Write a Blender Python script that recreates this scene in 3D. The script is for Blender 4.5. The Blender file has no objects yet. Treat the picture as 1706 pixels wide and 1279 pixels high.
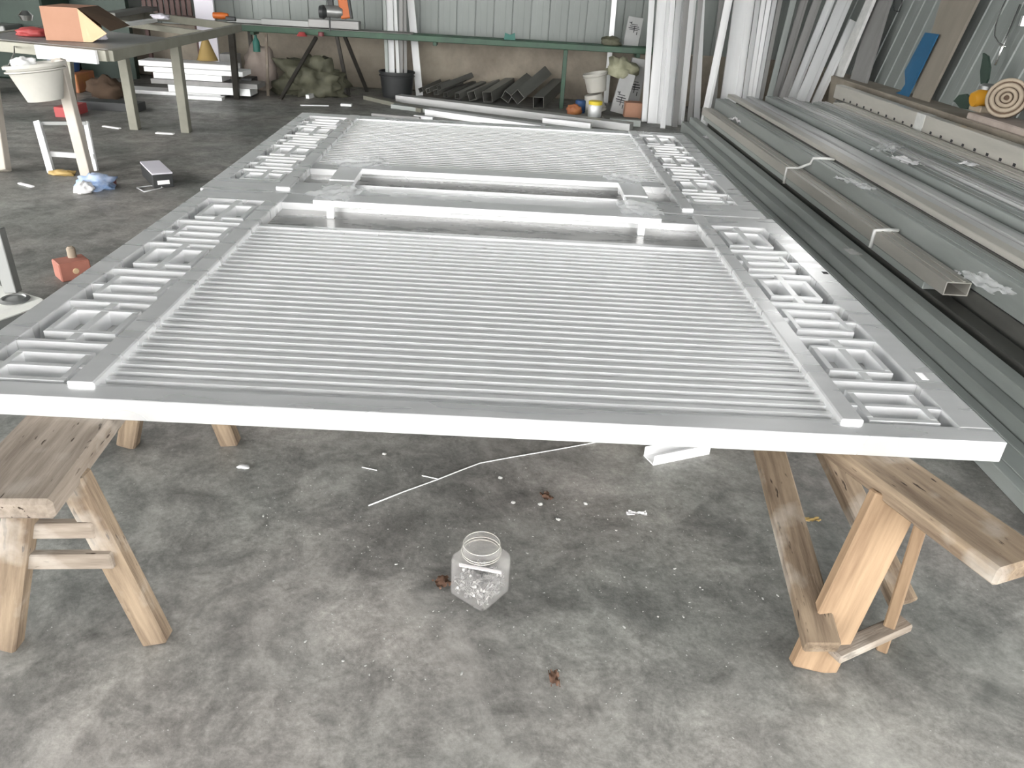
import bpy, bmesh, math, random
from mathutils import Vector, Matrix
random.seed(7)
SC = bpy.context.scene
COL = SC.collection
# ------------------------------------------------------------------ camera
F, W, H = 1280.0, 1706.0, 1279.0
PITCH, ROLL, YAW = math.radians(28.09), math.radians(3.55), math.radians(1.535)
CAM = Vector((0, 0, 1.6))
fwd = Vector((math.sin(YAW)*math.cos(PITCH), math.cos(YAW)*math.cos(PITCH), -math.sin(PITCH)))
rt = Vector((math.cos(YAW), -math.sin(YAW), 0)); upv = rt.cross(fwd)
cr, sr = math.cos(ROLL), math.sin(ROLL)
R_, U_ = cr*rt + sr*upv, -sr*rt + cr*upv
cd = bpy.data.cameras.new('camera'); cam = bpy.data.objects.new('camera', cd); COL.objects.link(cam)
cd.sensor_width = 36; cd.sensor_fit = 'HORIZONTAL'; cd.lens = F/W*36; cd.clip_start = .05; cd.clip_end = 200
m = Matrix((R_, U_, -fwd)).transposed().to_4x4(); m.translation = CAM
cam.matrix_world = m; SC.camera = cam
# ------------------------------------------------------------------ light
wd = bpy.data.worlds.new('sky'); SC.world = wd; wd.use_nodes = True
bg = wd.node_tree.nodes['Background']; bg.inputs[0].default_value = (1.0, .99, .97, 1); bg.inputs[1].default_value = 11.0
def area(name, loc, target, sx, sy, power, col=(1, 1, 1)):
    l = bpy.data.lights.new(name, 'AREA'); l.shape = 'RECTANGLE'; l.size = sx; l.size_y = sy; l.energy = power; l.color = col
    o = bpy.data.objects.new(name, l); COL.objects.link(o); o.location = loc
    o.rotation_euler = (Vector(target)-Vector(loc)).to_track_quat('-Z', 'Y').to_euler(); return o
SC.view_settings.view_transform = 'Standard'; SC.view_settings.look = 'None'
SC.view_settings.gamma = 1; SC.view_settings.use_curve_mapping = False
SC.view_settings.exposure = 0.0

# ------------------------------------------------------------------ helpers
def ray(x, y): return R_*((x-853)/F) + U_*(-(y-639.5)/F) + fwd
def U(x, y, z=0.):                       # point of a horizontal plane
    d = ray(x, y); return CAM + d*((z-CAM.z)/d.z)
def UY(x, y, Y):                         # point of a plane of depth Y
    d = ray(x, y); return CAM + d*(Y/d.y)
def UX(x, y, X):
    d = ray(x, y); return CAM + d*(X/d.x)
V = Vector

def mat(name, col, rough=.5, metal=0., col2=None, scale=6., stretch=(1, 1, 1), detail=5., amt=1., bump=0., bscale=None,
        rand=0., rrange=0., spec=.5, trans=0., ior=1.45, alpha=1.):
    mt = bpy.data.materials.new(name); mt.use_nodes = True; nt = mt.node_tree; N = nt.nodes; L = nt.links
    b = N['Principled BSDF']; b.inputs['Roughness'].default_value = rough; b.inputs['Metallic'].default_value = metal
    b.inputs['Specular IOR Level'].default_value = spec; b.inputs['Base Color'].default_value = (*col, 1)
    b.inputs['Transmission Weight'].default_value = trans; b.inputs['IOR'].default_value = ior; b.inputs['Alpha'].default_value = alpha
    out = None
    if col2 or bump or rrange:
        tc = N.new('ShaderNodeTexCoord'); mp = N.new('ShaderNodeMapping'); mp.inputs['Scale'].default_value = stretch
        L.new(tc.outputs['Object'], mp.inputs['Vector'])
        nz = N.new('ShaderNodeTexNoise'); nz.inputs['Scale'].default_value = scale; nz.inputs['Detail'].default_value = detail
        nz.inputs['Roughness'].default_value = .62; L.new(mp.outputs[0], nz.inputs['Vector'])
    if col2:
        r = N.new('ShaderNodeValToRGB'); r.color_ramp.elements[0].position = .5-.22/amt*1; r.color_ramp.elements[1].position = .5+.22/amt
        r.color_ramp.elements[0].color = (*col2, 1); r.color_ramp.elements[1].color = (*col, 1)
        L.new(nz.outputs['Fac'], r.inputs[0]); out = r.outputs[0]
    if rand:
        oi = N.new('ShaderNodeObjectInfo'); mr = N.new('ShaderNodeMapRange'); mr.inputs['To Min'].default_value = 1-rand; mr.inputs['To Max'].default_value = 1+rand
        L.new(oi.outputs['Random'], mr.inputs['Value'])
        hs = N.new('ShaderNodeHueSaturation'); hs.inputs['Color'].default_value = (*col, 1)
        L.new(mr.outputs[0], hs.inputs['Value'])
        if out: L.new(out, hs.inputs['Color'])
        out = hs.outputs[0]
    if out: L.new(out, b.inputs['Base Color'])
    if rrange:
        mr = N.new('ShaderNodeMapRange'); mr.inputs['From Min'].default_value = .3; mr.inputs['From Max'].default_value = .7
        mr.inputs['To Min'].default_value = max(rough-rrange, .03); mr.inputs['To Max'].default_value = min(rough+rrange, 1)
        L.new(nz.outputs['Fac'], mr.inputs['Value']); L.new(mr.outputs[0], b.inputs['Roughness'])
    if bump:
        bp = N.new('ShaderNodeBump'); bp.inputs['Strength'].default_value = bump; bp.inputs['Distance'].default_value = .01
        if bscale:
            n2 = N.new('ShaderNodeTexNoise'); n2.inputs['Scale'].default_value = bscale; n2.inputs['Detail'].default_value = 4
            L.new(mp.outputs[0], n2.inputs['Vector']); L.new(n2.outputs['Fac'], bp.inputs['Height'])
        else: L.new(nz.outputs['Fac'], bp.inputs['Height'])
        L.new(bp.outputs[0], b.inputs['Normal'])
    return mt

def floor_mat():
    mt = bpy.data.materials.new('concrete_floor'); mt.use_nodes = True; nt = mt.node_tree; N = nt.nodes; L = nt.links
    b = N['Principled BSDF']; tc = N.new('ShaderNodeTexCoord')
    def noise(sc, det, ro, dist=0., st=(1, 1, 1), off=(0, 0, 0)):
        mp = N.new('ShaderNodeMapping'); mp.inputs['Scale'].default_value = st; mp.inputs['Location'].default_value = off
        L.new(tc.outputs['Object'], mp.inputs[0]); n = N.new('ShaderNodeTexNoise')
        n.inputs['Scale'].default_value = sc; n.inputs['Detail'].default_value = det; n.inputs['Roughness'].default_value = ro; n.inputs['Distortion'].default_value = dist
        L.new(mp.outputs[0], n.inputs['Vector']); return n.outputs['Fac']
    def ramp(f, stops):
        r = N.new('ShaderNodeValToRGB'); e = r.color_ramp.elements
        while len(e) < len(stops): e.new(.5)
        for i, (p, c) in enumerate(stops): e[i].position = p; e[i].color = (c, c, c, 1) if not isinstance(c, tuple) else (*c, 1)
        L.new(f, r.inputs[0]); return r.outputs[0]
    def mix(f, a, c, mode='MIX'):
        x = N.new('ShaderNodeMix'); x.data_type = 'RGBA'; x.blend_type = mode
        if isinstance(f, float): x.inputs[0].default_value = f
        else: L.new(f, x.inputs[0])
        for s, v in ((6, a), (7, c)):
            if isinstance(v, tuple): x.inputs[s].default_value = (*v, 1)
            else: L.new(v, x.inputs[s])
        return x.outputs[2]
    big = ramp(noise(1.1, 6, .6, .6, off=(3.1, 1.4, 0)), [(.28, (.125, .127, .121)), (.50, (.20, .199, .191)), (.72, (.335, .328, .313))])
    mid = ramp(noise(5.5, 8, .72, .8), [(.30, .50), (.52, .97), (.75, 1.35)])
    c = mix(1., big, mid, 'MULTIPLY')
    grit = ramp(noise(15, 9, .82, .5), [(.34, .74), (.66, 1.25)]); c = mix(1., c, grit, 'MULTIPLY')
    fine = ramp(noise(60, 8, .75), [(.3, .70), (.7, 1.28)])
    c = mix(1., c, fine, 'MULTIPLY')
    oil = ramp(noise(1.7, 7, .66, 1.2, off=(7.7, 2.2, 0)), [(.54, 0.), (.72, .62)])
    c = mix(oil, c, (.075, .08, .077))
    dust = ramp(noise(2.3, 7, .7, 1.0, off=(1.2, 5.2, 0)), [(.52, 0.), (.76, .55)])
    c = mix(dust, c, (.42, .415, .40))
    tint = ramp(noise(.9, 3, .5, off=(4, 9, 0)), [(.4, (.98, 1.0, .97)), (.6, (1.03, .99, .965))])
    c = mix(1., c, tint, 'MULTIPLY')
    sp = ramp(noise(95, 3, .5), [(.73, 0.), (.77, .7)])
    c = mix(sp, c, (.62, .62, .60))
    L.new(c, b.inputs['Base Color'])
    rr = ramp(noise(3.0, 6, .65, .7), [(.3, .36), (.7, .68)]); L.new(rr, b.inputs['Roughness'])
    bp = N.new('ShaderNodeBump'); bp.inputs['Strength'].default_value = .35; bp.inputs['Distance'].default_value = .006
    L.new(noise(28, 8, .7), bp.inputs['Height']); L.new(bp.outputs[0], b.inputs['Normal'])
    b.inputs['Specular IOR Level'].default_value = .45
    return mt

MT = dict(
    floor=floor_mat(),
    gate=mat('filmed_aluminium', (.76, .765, .77), .30, .60, (.64, .645, .65), 2.2, (1, 5, 1), detail=1.5, amt=.9, rrange=.08),
    gatebar=mat('filmed_aluminium_bar', (.90, .905, .91), .34, .68, (.84, .845, .85), 3., detail=1.5, amt=.9),
    panel=mat('smeared_sheet', (.36, .36, .35), .30, .35, (.16, .16, .157), 3.2, (1, 4, 1), amt=1.3, rrange=.12),
    backing=mat('shade_grey_backing', (.50, .505, .51), .4, .3, (.40, .405, .41), 4.),  # grey lowered to carry the shade in the fretwork recesses
    wood=mat('weathered_wood', (.235, .18, .125), .85, 0, (.10, .072, .05), 11., (3.2, 3.2, .3), amt=1.25, bump=.6, rand=.12, spec=.25),
    woodpale=mat('dusty_wood', (.27, .23, .19), .9, 0, (.145, .118, .094), 11., (3.2, 3.2, .3), amt=1.25, bump=.5, rand=.08, spec=.25),
    woodred=mat('planed_board', (.285, .20, .125), .75, 0, (.155, .10, .06), 8., (3.2, 3.2, .3), amt=1.2, bump=.35, rand=.1, spec=.3),
    alu=mat('mill_aluminium', (.56, .565, .56), .40, .35, (.40, .405, .40), 3.5, (2, 2, .3), rand=.22, rrange=.1),
    alubrown=mat('champagne_aluminium', (.50, .48, .435), .40, .3, (.36, .35, .32), 3.5, (2, 2, .3), rand=.18, rrange=.1),
    alugreen=mat('grey_green_aluminium', (.38, .405, .39), .40, .3, (.27, .295, .28), 3.5, (2, 2, .3), rand=.18, rrange=.1),
    alulight=mat('light_aluminium', (.74, .75, .755), .42, .35, (.60, .61, .615), 3., (2, 2, .3), rand=.16),
    aluwhite=mat('white_coated_profile', (.86, .865, .87), .4, .1, (.74, .745, .75), 3., (2, 2, .3), rand=.08),
    alugrey=mat('grey_coated_profile', (.30, .295, .29), .45, .2, (.22, .217, .213), 3., (2, 2, .3), rand=.15),
    sheet=mat('green_grey_sheet', (.235, .255, .245), .5, .1, (.19, .208, .20), 1.8, (1, 1, .3), rand=.06),
    plinth=mat('dusty_render', (.30, .265, .215), .9, 0, (.175, .15, .12), 2.2, amt=1.1, bump=.6, bscale=18),
    ceil=mat('roof_sheet', (.22, .23, .235), .6, .1, (.17, .18, .185), 1.2),
    green=mat('green_paint', (.035, .085, .05), .45, .1, (.025, .05, .035), 5., amt=1.2),
    steel=mat('raw_steel', (.20, .20, .185), .5, .5, (.12, .12, .11), 4., (2, 2, .4), rand=.2, rrange=.1),
    darksteel=mat('dark_iron', (.06, .058, .052), .55, .3, (.035, .03, .025), 5.),
    khaki=mat('khaki_steel', (.275, .27, .225), .5, .2, (.20, .195, .16), 4., rand=.06),
    cream=mat('cream_paint', (.47, .43, .38), .55, 0, (.38, .345, .30), 5.),
    white=mat('white_plastic', (.82, .82, .81), .45, 0, (.72, .72, .71), 4.),
    bucket=mat('off_white_plastic', (.47, .46, .42), .5, 0, (.39, .38, .345), 4.),
    black=mat('black_plastic', (.022, .024, .025), .5, 0, (.035, .037, .038), 5.),
    card=mat('cardboard', (.40, .225, .155), .85, 0, (.36, .20, .135), 5., spec=.2),
    cardlight=mat('cardboard_inner', (.60, .44, .28), .85, 0, (.55, .40, .25), 5., spec=.2),
    carddark=mat('dark_brown_and_box_shade', (.11, .075, .052), .9, 0, (.08, .055, .04), 5., spec=.2),  # dark brown; in the open box it stands in for inside shade
    red=mat('red_plastic', (.36, .06, .06), .5), darkred=mat('dark_red', (.17, .05, .055), .5),
    brick=mat('red_brown_block', (.36, .145, .105), .7, 0, (.29, .11, .08), 8.),
    blue=mat('blue_film', (.010, .095, .20), .45, 0, (.008, .075, .165), 5.), ragblue=mat('blue_cloth', (.14, .25, .47), .8, 0, (.5, .56, .68), 14.),
    orange=mat('orange_plastic', (.42, .10, .015), .45), yellow=mat('yellow_plastic', (.72, .56, .04), .45), amber=mat('amber_body', (.52, .25, .02), .45),
    brown=mat('brown_board', (.235, .21, .175), .7, 0, (.19, .17, .14), 3., (2, 2, .4)), maroon=mat('maroon_slats', (.075, .04, .035), .6),
    tarp=mat('olive_tarpaulin', (.12, .118, .08), .7, 0, (.06, .06, .04), 7., bump=.4), sack=mat('olive_sack', (.34, .335, .24), .7, 0, (.2, .2, .13), 8., bump=.4),
    tan=mat('tan_rope', (.36, .30, .23), .75, 0, (.25, .205, .155), 9.), chrome=mat('chrome', (.8, .8, .79), .18, 1.),
    stone=mat('dusty_slab', (.40, .34, .30), .9, 0, (.3, .25, .22), 6., bump=.4),
    jar=mat('clear_plastic', (.96, .955, .95), .08, 0, trans=1., ior=1.35), screws=mat('zinc_screws', (.46, .455, .45), .35, .35, (.12, .12, .118), 130., amt=1.4),
    film=mat('plastic_film', (.85, .86, .87), .25, 0, alpha=.42, bump=.6, scale=16), tape=mat('pale_tape', (.62, .62, .60), .35, 0, (.45, .46, .45), 10.),
    paper=mat('white_scrap', (.86, .85, .86), .7), leaf=mat('dry_leaf', (.16, .09, .06), .8), crumb=mat('metal_crumbs', (.40, .40, .385), .5, .2),
    ink=mat('black_ink', (.02, .02, .022), .7), teal=mat('teal_plastic', (.018, .12, .095), .5), carton=mat('printed_board', (.36, .365, .36), .7, 0, (.30, .305, .30), 4.), dgreen=mat('dark_green_enamel', (.035, .06, .045), .5, 0, (.02, .035, .028), 3.),
    bluebin=mat('blue_bin', (.02, .06, .16), .5), crate=mat('orange_crate', (.40, .17, .05), .6, 0, (.3, .1, .06), 6.), skin=mat('brass_brown', (.36, .25, .09), .6),
    lilac=mat('pale_board', (.62, .6, .66), .6), scale=mat('white_enamel', (.80, .81, .77), .4, 0, (.70, .70, .66), 4.), greymetal=mat('grey_cast_metal', (.25, .255, .25), .4, .6),
)
def clear_mat():
    mt = MT['jar']; nt = mt.node_tree; N = nt.nodes; L = nt.links; b = N['Principled BSDF']
    b.inputs['Transmission Weight'].default_value = 0; b.inputs['Roughness'].default_value = .12; b.inputs['Base Color'].default_value = (.93, .92, .91, 1)
    tr = N.new('ShaderNodeBsdfTransparent'); tr.inputs[0].default_value = (.97, .965, .96, 1); mx = N.new('ShaderNodeMixShader'); lw = N.new('ShaderNodeLayerWeight'); lw.inputs[0].default_value = .25
    mr = N.new('ShaderNodeMapRange'); mr.inputs['To Min'].default_value = .02; mr.inputs['To Max'].default_value = .17
    L.new(lw.outputs['Facing'], mr.inputs['Value']); L.new(mr.outputs[0], mx.inputs[0]); L.new(tr.outputs[0], mx.inputs[1]); L.new(b.outputs[0], mx.inputs[2])
    L.new(mx.outputs[0], N['Material Output'].inputs['Surface'])
clear_mat()
def pit(mt):          # worm holes and cracks along the grain
    nt = mt.node_tree; N = nt.nodes; L = nt.links; b = N['Principled BSDF']
    src = b.inputs['Base Color'].links[0].from_socket
    tc = N.new('ShaderNodeTexCoord'); mp = N.new('ShaderNodeMapping'); mp.inputs['Scale'].default_value = (1, 1, .22); L.new(tc.outputs['Object'], mp.inputs[0])
    nz = N.new('ShaderNodeTexNoise'); nz.inputs['Scale'].default_value = 75; nz.inputs['Detail'].default_value = 2; L.new(mp.outputs[0], nz.inputs['Vector'])
    n2 = N.new('ShaderNodeTexNoise'); n2.inputs['Scale'].default_value = 5; L.new(tc.outputs['Object'], n2.inputs['Vector'])
    ad = N.new('ShaderNodeMath'); ad.operation = 'MULTIPLY_ADD'; ad.inputs[1].default_value = .45; L.new(n2.outputs['Fac'], ad.inputs[0]); L.new(nz.outputs['Fac'], ad.inputs[2])
    r = N.new('ShaderNodeValToRGB'); r.color_ramp.elements[0].position = .90; r.color_ramp.elements[1].position = .95; L.new(ad.outputs[0], r.inputs[0])
    mx = N.new('ShaderNodeMix'); mx.data_type = 'RGBA'; L.new(r.outputs[0], mx.inputs[0]); L.new(src, mx.inputs[6]); mx.inputs[7].default_value = (.035, .025, .018, 1)
    # pale plaster and dust smears
    n3 = N.new('ShaderNodeTexNoise'); n3.inputs['Scale'].default_value = 7; n3.inputs['Detail'].default_value = 6; L.new(tc.outputs['Object'], n3.inputs['Vector'])
    r3 = N.new('ShaderNodeValToRGB'); r3.color_ramp.elements[0].position = .52; r3.color_ramp.elements[1].position = .78; L.new(n3.outputs['Fac'], r3.inputs[0])
    m3 = N.new('ShaderNodeMix'); m3.data_type = 'RGBA'; L.new(r3.outputs[0], m3.inputs[0]); L.new(mx.outputs[2], m3.inputs[6]); m3.inputs[7].default_value = (.36, .33, .29, 1)
    L.new(m3.outputs[2], b.inputs['Base Color'])
for k_ in ('wood', 'woodpale'): pit(MT[k_])
def put(name, me, m, parent=None, mw=None, **props):
    if m is not None and (len(me.materials) == 0): me.materials.append(MT[m])
    o = bpy.data.objects.new(name, me); COL.objects.link(o)
    if m is not None and me.materials[0] != MT[m]:
        o.material_slots[0].link = 'OBJECT'; o.material_slots[0].material = MT[m]
    if mw is not None: o.matrix_basis = mw
    if parent is not None:
        o.parent = parent
        if not parent.get('_local'): o.matrix_parent_inverse = parent.matrix_basis.inverted()
    for k, v in props.items(): o[k] = v
    return o
def tag(o, label, cat, group=None):
    o['label'] = label; o['category'] = cat
    if group: o['group'] = group
    return o
def thing(name, loc, label, cat, group=None, mw=None, local=False):
    o = bpy.data.objects.new(name, None); COL.objects.link(o); o.empty_display_size = .1
    o.matrix_basis = mw if mw is not None else Matrix.Translation(loc)
    if local: o['_local'] = 1
    return tag(o, label, cat, group)
def from_bm(name, bm, smooth=False):
    me = bpy.data.meshes.new(name); bmesh.ops.recalc_face_normals(bm, faces=bm.faces); bm.to_mesh(me); bm.free()
    if smooth:
        for p in me.polygons: p.use_smooth = True
    return me
BOX = {}
def box_mesh(w, h, l, bev=.003):
    k = (round(w, 4), round(h, 4), round(l, 4), bev)
    if k not in BOX:
        bm = bmesh.new(); bmesh.ops.create_cube(bm, size=1)
        bmesh.ops.scale(bm, vec=(w, h, l), verts=bm.verts)
        b = min(bev, .3*min(w, h, l))
        if b > 0: bmesh.ops.bevel(bm, geom=bm.edges[:], offset=b, segments=1, affect='EDGES', profile=.5)
        BOX[k] = from_bm('box', bm)
    return BOX[k]
TUB = {}
def tube_mesh(w, h, l, t):
    k = (round(w, 4), round(h, 4), round(l, 4), t)
    if k not in TUB:
        vs, fs = [], []
        for z in (-l/2, l/2):
            for a, b in ((w/2, h/2), (w/2-t, h/2-t)):
                vs += [(-a, -b, z), (a, -b, z), (a, b, z), (-a, b, z)]
        for i in range(4):
            j = (i+1) % 4
            fs += [(i, j, 8+j, 8+i), (4+j, 4+i, 12+i, 12+j), (i, 4+i, 4+j, j), (8+j, 12+j, 12+i, 8+i)]
        me = bpy.data.meshes.new('tube'); me.from_pydata(vs, [], fs); me.update(); TUB[k] = me
    return TUB[k]
def frame(p0, p1, side=None, up=(0, 0, 1)):
    p0, p1 = V(p0), V(p1); z = (p1-p0).normalized(); u = V(up)
    if side is not None:
        x = V(side); x = (x - z*x.dot(z)).normalized(); y = z.cross(x)
    else:
        if abs(z.dot(u)) > .97: u = V((0, 1, 0))
        x = u.cross(z).normalized(); y = z.cross(x)
    mw = Matrix((x, y, z)).transposed().to_4x4(); mw.translation = (p0+p1)/2
    return mw, (p1-p0).length
def bar(name, p0, p1, w, h, m, parent=None, side=None, up=(0, 0, 1), bev=.003, tube=0, **pr):
    mw, l = frame(p0, p1, side, up)
    return put(name, tube_mesh(w, h, l, tube) if tube else box_mesh(w, h, l, bev), m, parent, mw, **pr)
def box(name, lo, hi, m, parent=None, bev=.003, rz=0, **pr):
    lo, hi = V(lo), V(hi); d = hi-lo
    mw = Matrix.Translation((lo+hi)/2) @ Matrix.Rotation(rz, 4, 'Z')
    return put(name, box_mesh(d.x, d.y, d.z, bev), m, parent, mw, **pr)
def lathe_mesh(prof, seg=28, closed=False):
    vs, fs = [], []; n = len(prof)
    for i in range(seg):
        a = 2*math.pi*i/seg
        for r, z in prof: vs.append((r*math.cos(a), r*math.sin(a), z))
    for i in range(seg):
        j = (i+1) % seg
        for k in range(n if closed else n-1):
            q = (k+1) % n; fs.append((i*n+k, j*n+k, j*n+q, i*n+q))
    me = bpy.data.meshes.new('lathe'); me.from_pydata(vs, [], fs)
    bm = bmesh.new(); bm.from_mesh(me); bmesh.ops.remove_doubles(bm, verts=bm.verts, dist=1e-5); bmesh.ops.recalc_face_normals(bm, faces=bm.faces); bm.to_mesh(me); bm.free()
    for p in me.polygons: p.use_smooth = True
    try: me.set_sharp_from_angle(angle=math.radians(40))
    except Exception: pass
    return me
def wire_mesh(pts, r, seg=8, closed=False):
    pts = [V(p) for p in pts]; vs, fs = [], []; n = len(pts); px = None
    for i, p in enumerate(pts):
        t = (pts[(i+1) % n]-pts[i-1]) if closed else (pts[min(i+1, n-1)]-pts[max(i-1, 0)])
        t.normalize()
        if px is None: px = t.orthogonal().normalized()
        x = (px - t*px.dot(t)).normalized(); px = x; y = t.cross(x)
        rr = r[i] if isinstance(r, (list, tuple)) else r
        for k in range(seg):
            a = 2*math.pi*k/seg; vs.append(p + (x*math.cos(a)+y*math.sin(a))*rr)
    for i in range(n if closed else n-1):
        q = (i+1) % n
        for k in range(seg):
            l = (k+1) % seg; fs.append((i*seg+k, i*seg+l, q*seg+l, q*seg+k))
    if not closed: fs += [tuple(range(seg))[::-1], tuple(range((n-1)*seg, n*seg))]
    me = bpy.data.meshes.new('wire'); me.from_pydata([tuple(v) for v in vs], [], fs)
    for p in me.polygons: p.use_smooth = True
    return me
def prism_mesh(poly, t):                  # polygon in local XZ, thickness along Y
    n = len(poly); vs = [(x, -t/2, z) for x, z in poly]+[(x, t/2, z) for x, z in poly]
    fs = [tuple(range(n)), tuple(range(n, 2*n))[::-1]]+[(i, n+i, n+(i+1) % n, (i+1) % n) for i in range(n)]
    me = bpy.data.meshes.new('prism'); me.from_pydata(vs, [], fs)
    bm = bmesh.new(); bm.from_mesh(me); bmesh.ops.recalc_face_normals(bm, faces=bm.faces); bm.to_mesh(me); bm.free(); return me
def lump_mesh(rx, ry, rz, seed, rough=.25, sub=3, freq=2.2):
    from mathutils import noise
    bm = bmesh.new(); bmesh.ops.create_icosphere(bm, subdivisions=sub, radius=1)
    for v in bm.verts:
        d = v.co.copy(); k = noise.fractal(d*freq+V((seed*3.1, seed*1.7, seed)), .7, 2., 4)
        r = 1+rough*k; v.co = V((d.x*rx*r, d.y*ry*r, d.z*rz*r))
        if v.co.z < -rz*.55: v.co.z = -rz*.55
    for v in bm.verts: v.co.z += rz*.55
    return from_bm('lump', bm, True)
def film_mesh(w, d, seed, h=.012, n=14):
    from mathutils import noise
    vs = [((i/n-.5)*w, (j/n-.5)*d, h*(1+noise.fractal(V((i*.33+seed*5, j*.33, seed)), .8, 2., 3))) for i in range(n+1) for j in range(n+1)]
    fs = [(i*(n+1)+j, (i+1)*(n+1)+j, (i+1)*(n+1)+j+1, i*(n+1)+j+1) for i in range(n) for j in range(n)
          if not ((i in (0, n-1) or j in (0, n-1)) and random.random() < .35)]
    me = bpy.data.meshes.new('film'); me.from_pydata(vs, [], fs)
    for p in me.polygons: p.use_smooth = True
    return me
ORD = ['first', 'second', 'third', 'fourth', 'fifth', 'sixth', 'seventh', 'eighth', 'ninth', 'tenth', 'eleventh', 'twelfth', 'thirteenth', 'fourteenth', 'fifteenth']

# ------------------------------------------------------------------ the shed
YB, XR, XL = 12.0, 4.5, -9.5
box('floor', (-18, -14, -.2), (8, YB+.3, 0), 'floor', bev=0, kind='structure')
box('ceiling', (XL-.6, 6.5, 4.3), (7.2, YB+.4, 4.4), 'ceil', bev=0, kind='structure')
box('unseen_ceiling_front', (-9.0, -7.0, 4.3), (7.2, 6.5, 4.4), 'ceil', bev=0, kind='structure')  # unseen roof, reach set to keep daylight off upward faces
wb = box('wall_back', (XL-.3, YB, 0), (XR+.2, YB+.25, .70), 'plinth', bev=.01, kind='structure')
# cladding panels of the back wall
def clad_mesh(pw, hgt, t=.03, sg=1):
    prof = [(0, 0), (.004, .0), (.007, .016*sg), (.017, .016*sg), (.022, 0), (pw*.33, .0), (pw*.36, -.0015), (pw*.66, -.0015), (pw*.69, 0), (pw, 0), (pw, t), (0, t)]
    n = len(prof); vs = [(x, y, 0) for x, y in prof]+[(x, y, hgt) for x, y in prof]
    fs = [(i, (i+1) % n, n+(i+1) % n, n+i) for i in range(n)]
    me = bpy.data.meshes.new('clad'); me.from_pydata(vs, [], fs)
    bm = bmesh.new(); bm.from_mesh(me); bmesh.ops.recalc_face_normals(bm, faces=bm.faces); bm.to_mesh(me); bm.free(); return me
cm = clad_mesh(.262, 3.6)
x = XL-.2
while x < XR+.1:
    put('cladding_panel', cm, 'sheet', wb, Matrix.Translation((x, YB+.06, .70))); x += .262
wr = box('wall_right', (4.15, 2.2, 0), (XR+.25, YB, .66), 'plinth', bev=.01, kind='structure')
cm2 = clad_mesh(.27, 3.75, .03, -.9)
TL = math.radians(13)
y = YB
while y > 2.3:
    put('cladding_panel', cm2, 'sheet', wr, Matrix.Translation((XR, y, .66)) @ Matrix.Rotation(TL, 4, 'Y') @ Matrix.Rotation(-math.pi/2, 4, 'Z')); y -= .27
wl = box('wall_left', (XL-.3, 6.5, 0), (XL, YB, 4.3), 'plinth', bev=.01, kind='structure')

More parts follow.
